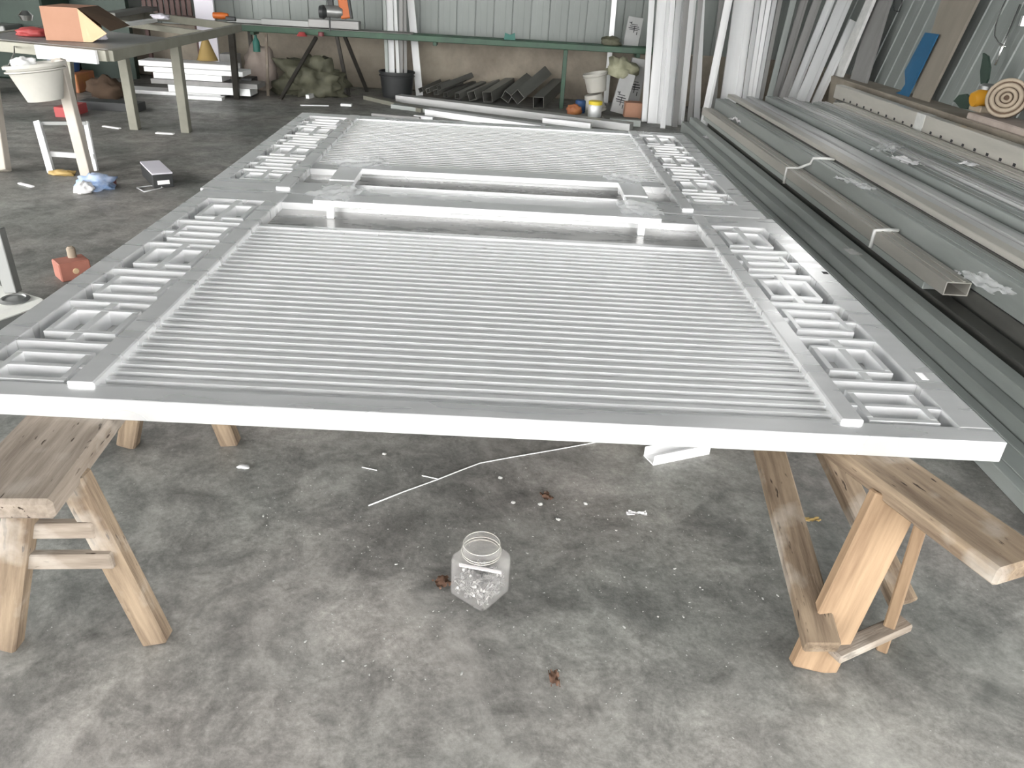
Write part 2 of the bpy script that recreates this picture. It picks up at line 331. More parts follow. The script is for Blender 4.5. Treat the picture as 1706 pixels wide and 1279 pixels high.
# ------------------------------------------------------------------ gate leaves
X0, X1 = -1.45, 1.335
IL0, IL1, IR0, IR1 = -1.100, -1.031, .922, .982     # dividing rails
OL, OR = -1.373, 1.245                               # inner edges of outer rails
TH = .06
def gate_leaf(label, mw, ybars, y_in0, y_in1, ylen, first_right, first_left, slats, rail_y, panel_y, handle):
    g = thing('gate_leaf', None, label, 'gate', 'gate leaves laid flat on benches', mw=mw, local=True)
    def b(name, x0, x1, y0, y1, z0, z1, m, bev=.002, parent=g, label=None):
        o = box(name, (x0, y0, z0), (x1, y1, z1), m, parent, bev)
        if label: o['label'] = label
        return o
    b('frame_rail', X0, X1, 0, y_in0, 0, TH, 'gate'); b('frame_rail', X0, X1, y_in1, ylen, 0, TH, 'gate')
    b('frame_stile', X0, OL, y_in0, y_in1, 0, TH, 'gate'); b('frame_stile', OR, X1, y_in0, y_in1, 0, TH, 'gate')
    pr = .012
    b('dividing_rail', IL0, IL1, .06, ylen-.05, .004, TH+pr, 'gate', .004); b('dividing_rail', IR0, IR1, .06, ylen-.05, .004, TH+pr, 'gate', .004)
    b('backing_sheet', OL, OR, y_in0, y_in1, .002, .008, 'backing', 0)
    # slats
    ns, ys0, ys1 = slats; pitch = (ys1-ys0)/(ns-1)
    for i in range(ns):
        yy = ys0+i*pitch
        b('slat', IL1-.001, IR0+.001, yy, yy+.0205, .008, .052, 'gatebar', .0007)
    b('slat_rail', IL1-.001, IR0+.001, rail_y[0], rail_y[1], .008, .060, 'gate')
    p = b('lock_panel', IL1-.001, IR0+.001, panel_y[0], panel_y[1], .008, .028, 'panel', 0, label='smeared shiny recessed sheet beside the handle')
    # fretwork bands
    t = .019
    for xa, xb, first in ((OL, IL0, first_left), (IR1, OR, first_right)):
        ys = [y_in0]+list(ybars)+[y_in1]
        band = bpy.data.objects.new('fretwork_band', None); COL.objects.link(band); band.parent = g; band['_local'] = 1
        band.matrix_basis = Matrix.Translation(((xa+xb)/2, 0, 0)) ; ox = (xa+xb)/2
        def f(name, x0, x1, y0, y1): box(name, (x0-ox, y0, .008), (x1-ox, y1, .0575), 'gatebar', band, .0015)
        for yb in ybars: f('cross_bar', xa, xb, yb, yb+t)
        for k in range(6):
            c0 = ys[k]+(t if k else 0); c1 = ys[k+1]; typ = (k+first) % 2
            mg = .05 if k else .018
            r0, r1 = c0+mg, c1-(.05 if k < 5 else .075)
            xl, xr = xa+.028, xb-.04
            if xa < 0: xl, xr = xa+.04, xb-.023
            f('frame_bar', xl, xr, r0, r0+t); f('frame_bar', xl, xr, r1-t, r1)
            f('frame_bar', xl, xl+t, r0+t, r1-t); f('frame_bar', xr-t, xr, r0+t, r1-t)
            if typ == 0:
                ym = (r0+r1)/2
                f('middle_bar', xl+t, xr-t, ym-t/2, ym+t/2); f('middle_bar', xa, xl, ym-t/2, ym+t/2); f('middle_bar', xr, xb, ym-t/2, ym+t/2)
            else:
                xm = (xl+xr)/2+.0
                f('middle_bar', xm-t*.7, xm+t*.7, r0+t, r1-t); f('middle_bar', xm-t*.7, xm+t*.7, c0, r0); f('middle_bar', xm-t*.7, xm+t*.7, r1, c1)
    # pull handle
    hx0, hx1, yb0, yb1, yr, py = handle; zt0, zt1 = .082, .112
    h = bpy.data.objects.new('pull_handle', None); COL.objects.link(h); h.parent = g; h['_local'] = 1; h['label'] = 'long flat white pull handle on posts'
    h.matrix_basis = Matrix.Translation((0, yb0, 0))
    def hb(name, x0, x1, y0, y1, z0, z1): box(name, (x0, y0-yb0, z0), (x1, y1-yb0, z1), 'gatebar', h, .002)
    hb('handle_bar', hx0, hx1, yb0, yb1, zt0, zt1)
    lo, hi = (yb1, yr) if yr > yb1 else (yr, yb0)
    hb('handle_return', hx0, hx0+.122, lo, hi, zt0, zt1); hb('handle_return', hx1-.122, hx1, lo, hi, zt0, zt1)
    for xc in (hx0+.075, hx1-.085): hb('post', xc-.016, xc+.016, py, py+.032, .028, zt0)
    return g
fy = 1.684
gl1 = gate_leaf('near white slatted aluminium gate leaf laid on the wooden trestles', Matrix.Translation((0, fy, .54)),
    [.312, .613, .914, 1.221, 1.526], .07, 1.880, 2.045, 0, 0, (31, .073, 1.452), (1.495, 1.530), (1.530, 1.880), (-.856, .727, 1.756, 1.872, 2.125, 1.757))
by = 3.745
gl2 = gate_leaf('far white slatted aluminium gate leaf behind the seam', Matrix.Translation((-.022, by, .538)) @ Matrix.Rotation(.0135, 4, 'X') @ Matrix.Rotation(.006, 4, 'Z'),
    [.428, .732, 1.036, 1.340, 1.644], .210, 2.0, 2.11, 0, 1, (31, .62, 1.985), (.50, .60), (.210, .50), (-.842, .750, .340, .452, .10, .42))
box('screw_hole', (X1-.028, 1.262, TH-.0005), (X1-.006, 1.29, TH+.0006), 'ink', gl1, 0)
box('film_patch', (X1-.06, .345, TH-.0005), (X1-.04, .39, TH+.0008), 'paper', gl1, 0)
# plastic film bits left on the gate
for lab, x, y, z, w, d, s in (('crumpled clear film on the left end of the far handle', -.77, 4.17, .655, .30, .22, 1), ('crumpled clear film on the right end of the far handle', .66, 4.15, .655, .20, .20, 2),
        ('crumpled clear film over the left end of the near handle', -.76, 3.56, .652, .26, .22, 3), ('crumpled clear film over the right end of the near handle', .64, 3.57, .652, .24, .2, 4)):
    tag(put('plastic_film', film_mesh(w, d, s), 'film', None, Matrix.Translation((x, y, z)) @ Matrix.Rotation(.4*s, 4, 'Z')), lab, 'plastic film', 'loose film on the handles')

# ------------------------------------------------------------------ wooden bench at the left
def bench(label, P, group='wooden trestles under the gate'):
    t = thing('wooden_bench', P['loc'], label, 'bench', group)
    s0, s1, sw, th = P['seat']
    bar('seat', s0, s1, sw, th, 'woodpale', t, bev=.01)
    for a, c in P['legs']: bar('leg', a, c, .068, .05, 'wood', t, side=P.get('side', (1, 0, 0)), bev=.006)
    for a, c in P['rungs']: bar('rung', a, c, .026, .046, 'woodpale', t, bev=.004)
    return t
b1 = dict(loc=(-1.05, 1.9, 0), seat=(V((-1.058, 1.335, .513)), V((-1.145, 2.62, .513)), .225, .054),
    legs=[(V((-.985, 1.50, .50)), U(264, 1065, .0)), (V((-1.075, 1.46, .50)), V((-1.225, 1.43, 0))), (V((-1.05, 2.36, .50)), U(385, 738, 0)), (V((-1.17, 2.36, .50)), U(213, 741, 0))],
    rungs=[(UY(38, 881, 1.46), UY(160, 880, 1.475)), (UY(38, 932, 1.45), UY(190, 931, 1.46))])
B1 = bench('pale dusty wooden bench with splayed legs under the left gate corner', b1)
# sawhorse at the right
t = thing('wooden_sawhorse', (1.0, 1.6, 0), 'rough timber sawhorse with braces and broad board legs at right', 'sawhorse', 'wooden trestles under the gate')
pn, pf = V((1.172, 1.285, .515)), V((.66, 2.58, .515))
bar('top_plank', pn, pf, .165, .05, 'wood', t, bev=.008)
bar('board_leg', U(1352, 1112, .0), U(1492, 826, .497), .128, .034, 'woodred', t, side=(1, .15, .45), bev=.004)
bar('board_leg', U(1474, 1068, .0), U(1545, 842, .48), .10, .03, 'woodred', t, side=(.55, .8, .1), bev=.004)
a, c = U(1370, 1080, .13), UY(1283, 756, 2.02); bar('brace', a, a+(c-a)*1.30, .088, .045, 'wood', t, side=(1, 0, .1), bev=.005)
a, c = U(1506, 1006, .06), UY(1385, 757, 2.05); bar('brace', a, a+(c-a)*1.30, .075, .045, 'wood', t, side=(1, .1, .1), bev=.005)
bar('cross_rail', U(1388, 1090, .07), U(1508, 1036, .085), .05, .026, 'woodpale', t, bev=.004)
bar('board_leg', V((.48, 2.70, 0)), V((.68, 2.5, .49)), .11, .034, 'woodred', t, side=(.4, .9, 0), bev=.004)
bar('board_leg', V((.92, 2.82, 0)), V((.72, 2.55, .49)), .11, .034, 'woodred', t, side=(.4, .9, 0), bev=.004)
# two more benches under the far leaf
def shift(P, d, dz=0):
    q = lambda v: V(v)+V(d)
    z = lambda v: V((v[0], v[1], v[2]+(dz if v[2] > .2 else 0)))
    return dict(loc=q(P['loc']), seat=(z(q(P['seat'][0])), z(q(P['seat'][1])), P['seat'][2], P['seat'][3]), legs=[(z(q(a)), q(c)) for a, c in P['legs']], rungs=[(q(a), q(c)) for a, c in P['rungs']])
bench('wooden bench deep under the far gate leaf, left side', shift(b1, (.12, 2.6, 0), .0))
bench('wooden bench deep under the far gate leaf, right side', shift(b1, (1.9, 2.6, 0), .0))

# ------------------------------------------------------------------ jar of screws
jc = U(799, 985, 0); jc.z = 0
J = thing('plastic_jar', jc, 'clear square plastic jar of screws standing open on the floor', 'jar')
def rsq(s, r, n=5):
    pts = []
    for cx, cy, a0 in ((1, 1, 0), (-1, 1, 90), (-1, -1, 180), (1, -1, 270)):
        for i in range(n+1):
            a = math.radians(a0+90*i/n); pts.append((cx*(s-r)+r*math.cos(a), cy*(s-r)+r*math.sin(a)))
    return pts
def jar_mesh(th=.0022):
    N = 24
    def ring(kind, s, z):
        if kind == 'sq': return [(x, y, z) for x, y in rsq(s, s*.28)]
        return [(s*math.cos(2*math.pi*(i/N)+math.pi/4*0), s*math.sin(2*math.pi*(i/N)), z) for i in range(N)]
    def align(pts):       # start at angle 0-ish, sorted by angle
        return sorted(pts, key=lambda p: math.atan2(p[1], p[0]))
    outer = [('sq', .050, 0), ('sq', .057, .006), ('sq', .057, .100), ('sq', .055, .112), ('ci', .046, .122), ('ci', .046, .127), ('ci', .049, .129), ('ci', .049, .132), ('ci', .046, .134), ('ci', .046, .150)]
    inner = [(k, s-th, z if z > .004 else th) for k, s, z in outer][::-1]; inner[0] = ('ci', .046-th, .150)
    rings = [align(ring(*o)) for o in outer]+[align(ring(*o)) for o in inner]
    vs = [p for r in rings for p in r]; n = 24; fs = []
    for i in range(len(rings)-1):
        for k in range(n):
            l = (k+1) % n; fs.append((i*n+k, i*n+l, (i+1)*n+l, (i+1)*n+k))
    fs.append(tuple(range(n))[::-1]); e = (len(rings)-1)*n; fs.append(tuple(range(e, e+n)))
    me = bpy.data.meshes.new('jar'); me.from_pydata(vs, [], fs)
    bm = bmesh.new(); bm.from_mesh(me); bmesh.ops.recalc_face_normals(bm, faces=bm.faces); bm.to_mesh(me); bm.free()
    for p in me.polygons: p.use_smooth = True
    me.set_sharp_from_angle(angle=math.radians(24))
    return me
jr = Matrix.Translation(jc) @ Matrix.Rotation(math.radians(52), 4, 'Z') @ Matrix.Diagonal((1.15, 1.15, 1.2, 1))
put('jar_body', jar_mesh(), 'jar', J, jr)
for z_, r_ in ((.150, .0452), (.131, .0485), (.1235, .0475)):
    put('neck_glint_ring', wire_mesh([(r_*math.cos(a*math.pi/16), r_*math.sin(a*math.pi/16), z_) for a in range(32)], .0011, 6, True), 'bucket', J, jr)  # pale colour on the clear rim stands in for its highlights
# screws: far too many to count, one heap
bm = bmesh.new(); random.seed(3)
for i in range(520):
    L_ = random.uniform(.012, .02); r = .0017
    mm = Matrix.Translation((random.uniform(-.044, .044), random.uniform(-.044, .044), .008+.046*random.random()**1.1)) @ Matrix.Rotation(random.uniform(0, 6.28), 4, 'Z') @ Matrix.Rotation(random.uniform(.7, 2.2), 4, 'X')
    bmesh.ops.create_cone(bm, cap_ends=True, segments=5, radius1=r, radius2=r*.4, depth=L_, matrix=mm)
    bmesh.ops.create_cone(bm, cap_ends=True, segments=6, radius1=r*2.3, radius2=r*2.3, depth=.0022, matrix=mm @ Matrix.Translation((0, 0, -L_/2)))
tag(put('screw_heap', from_bm('screws', bm), 'screws', None, jr, kind='stuff'), 'heap of small silver screws inside the clear jar', 'screws')
tag(bar('white_strip', jr @ V((-.036, .040, .085)), jr @ V((.037, -.037, .058)), .012, .004, 'paper'), 'short white plastic strip lying on screws in the jar', 'strip')

# ------------------------------------------------------------------ things on the near floor
def fpts(l, z): return [U(x, y, z) for x, y in l]
tag(put('thin_rod', wire_mesh(fpts([(614, 842), (672, 819), (730, 798), (768, 783), (800, 771), (860, 760), (925, 749), (990, 737), (1040, 728)], .003), .0023), 'alulight'), 'long thin bent white rod lying on the floor under the gate', 'rod')
tag(put('thin_rod', wire_mesh(fpts([(703, 792), (731, 798)], .0035), .0022), 'alulight'), 'short thin white rod end touching the long bent rod', 'rod')
tag(put('thin_rod', wire_mesh(fpts([(603, 778), (628, 783)], .0035), .0022), 'alulight'), 'tiny white wire piece left of the long bent rod', 'rod')
a, c = U(1088, 776, .0), U(1182, 757, .0); mwc, l = frame(a+V((0, .035, .003)), c+V((0, .035, .003)))
o = thing('channel_offcut', (a+c)/2, 'short white aluminium channel offcut on floor under the gate', 'offcut')
d = (c-a).normalized(); s = V((-d.y, d.x, 0))
bar('web', a+s*.035+V((0, 0, .0025)), c+s*.035+V((0, 0, .0025)), .07, .005, 'aluwhite', o)
bar('flange', a+s*.002+V((0, 0, .022)), c+s*.002+V((0, 0, .022)), .004, .044, 'aluwhite', o)
bar('flange', a+s*.068+V((0, 0, .022)), c+s*.068+V((0, 0, .022)), .004, .044, 'aluwhite', o)
def scrap(name, px, py, w, d, m, label, cat, seed, h=.008, rz=0.):
    p = U(px, py, 0); return tag(put(name, film_mesh(w, d, seed, h, 8), m, None, Matrix.Translation(p) @ Matrix.Rotation(rz, 4, 'Z')), label, cat)
scrap('paper_scrap', 1060, 858, .07, .022, 'paper', 'curled cream paper scrap on the floor before the sawhorse', 'scrap', 3, .010, .1)
scrap('dry_leaf', 910, 829, .035, .05, 'leaf', 'brown curled scrap on the floor under the gate middle', 'leaf', 5, .009, .5)
scrap('dry_leaf', 738, 973, .05, .05, 'leaf', 'dark dry leaf beside the clear jar', 'leaf', 6, .012, .6)
scrap('dry_leaf', 923, 1132, .026, .055, 'leaf', 'small reddish brown leaf alone on the near floor', 'leaf', 8, .008, .1)
scrap('leaf_scrap', 1352, 868, .06, .022, 'skin', 'rusty brown scrap on the floor behind the sawhorse brace', 'scrap', 9, .007, .2)
tag(put('stone_chip', lump_mesh(.022, .012, .008, 4, .5, 2), 'alulight', None, Matrix.Translation(U(406, 779, 0))), 'pale flat stone chip on the floor right of the bench', 'stone')
for i, (px, py, lab) in enumerate(((855, 838, 'grey pebble nearest the long bent rod'), (900, 841, 'white pebble touching the brown curled scrap'), (976, 840, 'white pebble midway between brown scrap and paper scrap'), (930, 866, 'twin white crumb below the brown curled scrap'), (834, 797, 'pale crumb right under the gate edge'), (640, 757, 'small white crumb near the tiny wire piece'))):
    tag(put('pebble', lump_mesh(.008, .007, .006, i+11, .5, 2), 'crumb', None, Matrix.Translation(U(px, py, 0))), lab+' on the floor', 'pebble', 'crumbs on the floor')
bm = bmesh.new(); random.seed(11)
for i in range(520):
    px, py = random.uniform(430, 1300), random.triangular(750, 1270, 860)
    p = U(px, py, 0); sz = random.uniform(.0008, .0022)*(1.8 if random.random() < .08 else 1)
    mm = Matrix.Translation(p+V((0, 0, sz*.4))) @ Matrix.Rotation(random.uniform(0, 6), 4, 'Z') @ Matrix.Diagonal((1, random.uniform(.4, 2.2), .6, 1))
    bmesh.ops.create_icosphere(bm, subdivisions=1, radius=sz, matrix=mm)
tag(put('metal_shavings', from_bm('crumbs', bm), 'crumb', None, None, kind='stuff'), 'pale metal shavings and crumbs strewn over the concrete floor', 'shavings')

# ------------------------------------------------------------------ pile of long profiles at the right
def prof(x0, x1, z0, z1, y0, y1, m, label, tube=0, dx=0., name='aluminium_profile', ribs=True):
    o = thing(name, ((x0+x1)/2, (y0+y1)/2, z0), label, 'profile', 'long profiles stacked at the right')
    w, h = x1-x0, z1-z0; xm, zm = (x0+x1)/2, (z0+z1)/2
    bar('tube_body', (xm, y0, zm), (xm+dx, y1, zm), w-.004, h-.002, m, o, tube=.006 if tube else 0, bev=.004)
    if ribs and w > .1:
        for k in (.28, .72): bar('rib', (x0+w*k, y0+.004, z1+.0015), (x0+w*k+dx, y1-.004, z1+.0015), .012, .005, m, o, bev=.001)
    return o
pl = 'profile in the right-hand pile'
prof(1.905, 2.122, 0, .062, 1.3, 9.3, 'alugreen', 'lowest wide grey '+pl+', flat on floor nearest the sawhorse')
prof(2.124, 2.20, 0, .125, 1.35, 9.75, 'alugreen', 'narrow grey-green '+pl+', next to the lowest wide one', 1)
prof(2.202, 2.288, 0, .185, 1.4, 9.7, 'alugreen', 'tall grey-green '+pl+', just left of the open tube end')
prof(2.322, 2.432, 0, .10, 1.6, 9.2, 'steel', 'dark '+pl+' at floor level under the open tube', ribs=False)
prof(2.322, 2.432, .10, .20, 1.6, 9.2, 'steel', 'dark '+pl+' directly beneath the open tube', ribs=False)
prof(2.306, 2.432, .202, .248, 3.95, 9.45, 'alugreen', 'thin grey-green '+pl+' just under the open tube', ribs=False)
prof(2.300, 2.435, .250, .325, 3.74, 9.55, 'alubrown', 'champagne box tube showing its open dark end', 1)
prof(2.455, 2.60, 0, .14, 1.5, 9.3, 'steel', 'hidden base '+pl+', left of centre', ribs=False)
prof(2.455, 2.60, .14, .28, 1.5, 9.3, 'steel', 'second-layer '+pl+', left of centre', ribs=False)
prof(2.450, 2.605, .285, .43, 1.7, 9.6, 'alugreen', 'deep grey '+pl+' with film, right of the open tube')
for i, (a_, b_) in enumerate(((2.61, 2.74), (2.745, 2.86), (2.865, 2.965))):
    for k in range(3): prof(a_, b_, k*.145, k*.145+.143, 1.4, 9.3, 'steel', '%s hidden layer %s, %s column right of the open tube' % (ORD[k], pl, ORD[i]), ribs=False)
prof(2.61, 2.70, .435, .475, 1.6, 9.7, 'alubrown', 'champagne flat bar on top of the pile, first right of the filmed tube', ribs=False)
prof(2.705, 2.80, .435, .462, 1.6, 9.5, 'alu', 'grey flat bar on top of the pile, second right of the filmed tube', ribs=False)
prof(2.805, 2.88, .435, .475, 1.6, 9.6, 'alu', 'grey flat bar on top of the pile, third right of the filmed tube', ribs=False)
prof(2.885, 2.965, .435, .455, 1.6, 9.6, 'alugreen', 'low green-grey flat bar bordering the dark gap', ribs=False)
for k in range(3):
    for i in range(3): prof(3.02+i*.275, 3.29+i*.275, k*.135, k*.135+.133, 2.0, 9.4, 'steel', '%s layer base %s, %s column beyond the dark gap' % (ORD[k], pl, ORD[i]), ribs=False)
for i, (a_, b_, zt, m_) in enumerate(((3.00, 3.16, .50, 'alugreen'), (3.165, 3.28, .515, 'alu'), (3.285, 3.42, .495, 'alugreen'), (3.425, 3.53, .51, 'alugreen'), (3.535, 3.66, .50, 'alu'), (3.665, 3.83, .515, 'alubrown'))):
    prof(a_, b_, .405, zt, 2.0+.1*i, 9.5-.13*i+(.3 if i > 3 else 0), m_, '%s long grey profile right of the dark gap, top of the pile' % ORD[i], dx=.0)
# slotted beam
for k in range(3): prof(3.86, 4.06, k*.165, k*.165+.163, 2.2, 9.6, 'steel', '%s layer base profile under the slotted beam' % ORD[k], ribs=False)
ob = thing('slotted_beam', (3.9, 6, .50), 'tall pale beam with a row of dark slots beside the right wall', 'beam')
bar('beam_body', (3.92, 2.4, .575), (3.92, 9.7, .575), .10, .15, 'alubrown', ob, bev=.006)
y = 4.6
while y < 9.5:
    box('slot', (3.8685, y, .512), (3.873, y+.035, .535), 'ink', ob, 0); y += .19
bar('tape_band', (3.92, 7.45, .575), (3.92, 7.62, .575), .104, .154, 'tape', ob)
# film and tape on the pile
def wrap(px, py, z, w, d, m, seed, label, rz=.5, h=.012): return tag(put('film_scrap', film_mesh(w, d, seed, h), m, None, Matrix.Translation(U(px, py, z)) @ Matrix.Rotation(rz, 4, 'Z')), label, 'plastic film', 'film scraps on the right pile')
wrap(1232, 205, .329, .12, .28, 'paper', 21, 'torn white film at the far end of the champagne profiles', .3, .03)
wrap(1180, 230, .127, .10, .16, 'paper', 22, 'small white label scrap on green profiles near far end', .2, .01)
wrap(1508, 270, .51, .14, .30, 'paper', 23, 'white sticker wrapped over the profile edge at the dark gap', .1, .012)
wrap(1612, 275, .515, .14, .12, 'paper', 24, 'small white film scrap on the far right profiles', .7, .01)
wrap(1480, 250, .515, .5, .16, 'film', 25, 'loose clear film strip lying across the right profiles', .9, .02)
wrap(1425, 310, .44, .12, .34, 'film', 26, 'clear film torn at the champagne bundle, mid pile', .3, .02)
wrap(1640, 475, .435, .15, .30, 'film', 27, 'bluish clear film over the tube beside the open end', .1, .015)
wrap(1420, 420, .19, .08, .12, 'tape', 28, 'grey label on the green profile left of the open tube', .1, .004)
wrap(1545, 195, .53, .06, .35, 'paper', 29, 'bright white tape strip beside the slotted beam', -.05, .006)
st = [(2.298, 6.35, .2), (2.296, 6.35, .327), (2.37, 6.30, .340), (2.44, 6.25, .39), (2.448, 6.24, .434), (2.53, 6.2, .445), (2.60, 6.2, .442)]
tag(put('tie_strap', wire_mesh(st, .011), 'tape'), 'pale tie strap knotted round the champagne bundle', 'strap')
st = [(2.296, 4.62, .22), (2.294, 4.62, .328), (2.37, 4.62, .334), (2.44, 4.62, .335)]
tag(put('tie_strap', wire_mesh(st, .013), 'tape'), 'grey tape strap round the open champagne tube', 'strap')

# ------------------------------------------------------------------ profiles leaning against the back wall
def lean(name, pb, pt, wpx, m, label, Yb=None, Yt=11.0, dep=.03, ext=2.2, floor=True, group='white profiles leaning at the back wall'):
    b_ = U(pb[0], pb[1], 0) if Yb is None else UY(pb[0], pb[1], Yb)
    t_ = UY(pt[0], pt[1], Yt); d_ = t_-b_
    b0 = b_ - d_*(b_.z/d_.z)                      # run down to the floor
    e_ = min(ext, (11.9-b0.y)/d_.y if d_.y > 1e-4 else ext)
    if d_.x-.23*d_.z > 1e-4: e_ = min(e_, (4.10-b0.x)/(d_.x-.23*d_.z))
    if d_.z > 1e-4: e_ = min(e_, (4.0-b0.z)/d_.z)
    top = b0+d_*e_
    w = wpx*b_.y/F*.97
    o = thing(name, b0, label, 'profile', group)
    bar('body', b0+d_*.0, top, w, dep, m, o, side=(1, 0, 0), bev=.003)
    if w > .09: bar('groove_rib', b0+d_.normalized()*.01+V((w*.18, -dep*.5, .012)), top-d_.normalized()*.01+V((w*.18, -dep*.5, 0)), .012, .008, m, o, side=(1, 0, 0), bev=.001)
    return o
G1 = [((1073, 203), (1086, 0), 9, 'alulight'), ((1089, 210), (1106, 0), 22, 'aluwhite'), ((1104, 214), (1121, 0), 8, 'aluwhite'), ((1114, 214), (1133, 0), 13, 'alulight'), ((1124, 212), (1144, 0), 9, 'alugrey'), ((1132, 213), (1154, 0), 12, 'aluwhite'),
      ((1148, 209), (1167, 0), 8, 'alugrey'), ((1160, 210), (1169, 0), 10, 'aluwhite'), ((1171, 214), (1214, 0), 12, 'aluwhite'), ((1186, 212), (1202, 0), 9, 'alugrey')]
for i, (pb, pt, w, m_) in enumerate(G1):
    lean('leaning_profile', pb, pt, w, m_, '%s profile leaning on back wall, counted right from the green bench end' % ORD[i], Yt=10.8+.17*(i % 2), Yb=U(pb[0], pb[1], 0).y+.17*(i % 2))
lean('leaning_board', (1211, 212), (1240, 0), 34, 'aluwhite', 'widest white panel leaning at the back, beside the profile pile', Yb=10.5, Yt=11.25)
for i in range(5):
    lean('leaning_profile', (1238+i*6.6, 178), (1263+i*9.2, 0), 7.2, ('alulight', 'aluwhite', 'aluwhite', 'alulight', 'alugrey')[i], '%s thin white profile right of the widest leaning panel' % ORD[i], Yb=10.5+.03*i, Yt=11.1)
G2 = [((1281, 165), (1322, 0), 9, 'alugreen'), ((1291, 165), (1340, 0), 12, 'alugrey'), ((1304, 165), (1362, 0), 13, 'alugrey'), ((1318, 165), (1384, 0), 13, 'alulight'), ((1338, 165), (1408, 0), 22, 'alulight'), ((1364, 160), (1438, 0), 14, 'alulight')]
for i, (pb, pt, w, m_) in enumerate(G2):
    lean('leaning_profile', pb, pt, w, m_, '%s grey profile tilting right in the corner, left of the sheet wall' % ORD[i], Yb=10.55-.03*i+.12*(i % 2), Yt=11.1-.03*i+.12*(i % 2), group='grey profiles tilting in the corner', ext=3.)
# brown board and blue film against the right wall
def quad_prism(name, pix, X, t, m, parent=None, dX=None):
    pts = [UX(x, y, X+(dX[i] if dX else 0)) for i, (x, y) in enumerate(pix)]
    n = len(pts); off = V((t, 0, 0)); vs = [tuple(p) for p in pts]+[tuple(p+off) for p in pts]
    fs = [tuple(range(n)), tuple(range(n, 2*n))[::-1]]+[(i, n+i, n+(i+1) % n, (i+1) % n) for i in range(n)]
    me = bpy.data.meshes.new(name); me.from_pydata(vs, [], fs)
    bm = bmesh.new(); bm.from_mesh(me); bmesh.ops.recalc_face_normals(bm, faces=bm.faces); bm.to_mesh(me); bm.free()
    return put(name, me, m, parent)
tag(quad_prism('leaning_profile', [(1383, 137), (1395, 141), (1458, -8), (1446, -8)], 4.20, .04, 'tape', dX=[0, 0, .2, .2]), 'pale yellowish profile leaning on the right wall ledge', 'profile', 'grey profiles tilting in the corner')
tag(quad_prism('leaning_profile', [(1414, 140), (1438, 147), (1484, -8), (1456, -8)], 4.28, .04, 'alugrey', dX=[0, 0, .2, .2]), 'wide grey profile leaning on the ledge left of blue strip', 'profile', 'grey profiles tilting in the corner')
tag(quad_prism('brown_board', [(1516, 174), (1540, 178), (1632, -8), (1570, -8)], 4.33, .03, 'brown', dX=[0, 0, .21, .21]), 'brown grey board leaning on the right sheet wall', 'board')
tag(quad_prism('blue_strip', [(1482, 158), (1509, 168), (1563, 57), (1541, 54), (1507, 118), (1508, 140), (1500, 152)], 4.29, .012, 'blue', dX=[0, 0, .13, .13, .06, .03, .01]), 'bright blue plastic strip leaning on the brown board', 'strip')

# slab, amber tool and rope coil on the right ledge
sl = tag(box('dusty_slab', (4.16, 5.55, .66), (4.48, 7.3, .72), 'stone', bev=.01), 'dusty pinkish slab lying on the right wall ledge', 'slab')
cp = UX(1676, 164, 4.26)
co = thing('rope_coil', (4.3, cp.y, .72), 'beige coil of rope wound on a dark drum', 'coil')
ax = Matrix.Translation((4.27, cp.y, .72+.165)) @ V((-.62, -.75, .22)).to_track_quat('Z', 'Y').to_matrix().to_4x4()
for r, q_ in ((.032, .012), (.068, .017), (.108, .019)): put('coil_turn', wire_mesh([(r*math.cos(a*math.pi/14), r*math.sin(a*math.pi/14)*.96, .045+.008*math.sin(a*.45)) for a in range(28)], q_, 8, True), 'tan', co, ax)
put('drum', lathe_mesh([(0, -.04), (.158, -.04), (.162, 0), (.15, .035), (0, .035)]), 'carddark', co, ax)
put('outer_turn', wire_mesh([(.147*math.cos(a*math.pi/14), .147*math.sin(a*math.pi/14), .03) for a in range(28)], .015, 8, True), 'tan', co, ax)
tp = UX(1640, 160, 4.3)
to = thing('amber_tool', (4.3, tp.y, .72), 'amber power tool with dark curved fins beside the rope coil', 'power tool')
put('motor_body', lathe_mesh([(0, -.10), (.06, -.10), (.075, -.06), (.075, .06), (.055, .10), (0, .10)]), 'amber', to, Matrix.Translation((4.30, tp.y, .84)) @ Matrix.Rotation(1.35, 4, 'Y'))
box('foot', (4.24, tp.y-.11, .72), (4.36, tp.y+.09, .775), 'tan', to, .008)
put('motor_cap', lathe_mesh([(0, 0), (.07, 0), (.07, .03), (.04, .05), (0, .05)]), 'greymetal', to, Matrix.Translation((4.30, tp.y, .91)))
def fin(mw_, parent):
    pts = [(0, 0), (.07, .0), (.15, .09), (.19, .20), (.215, .235), (.12, .225), (.03, .15), (-.01, .06)]
    return put('curved_fin', prism_mesh(pts, .02), 'dgreen', parent, mw_)
fin(Matrix.Translation((4.27, tp.y+.10, .77)) @ Matrix.Rotation(math.pi/2, 4, 'Z') @ Matrix.Rotation(.9, 4, 'Y'), to)
fin(Matrix.Translation((4.29, tp.y+.02, .94)) @ Matrix.Rotation(math.pi/2, 4, 'Z') @ Matrix.Rotation(-.1, 4, 'Y'), to)
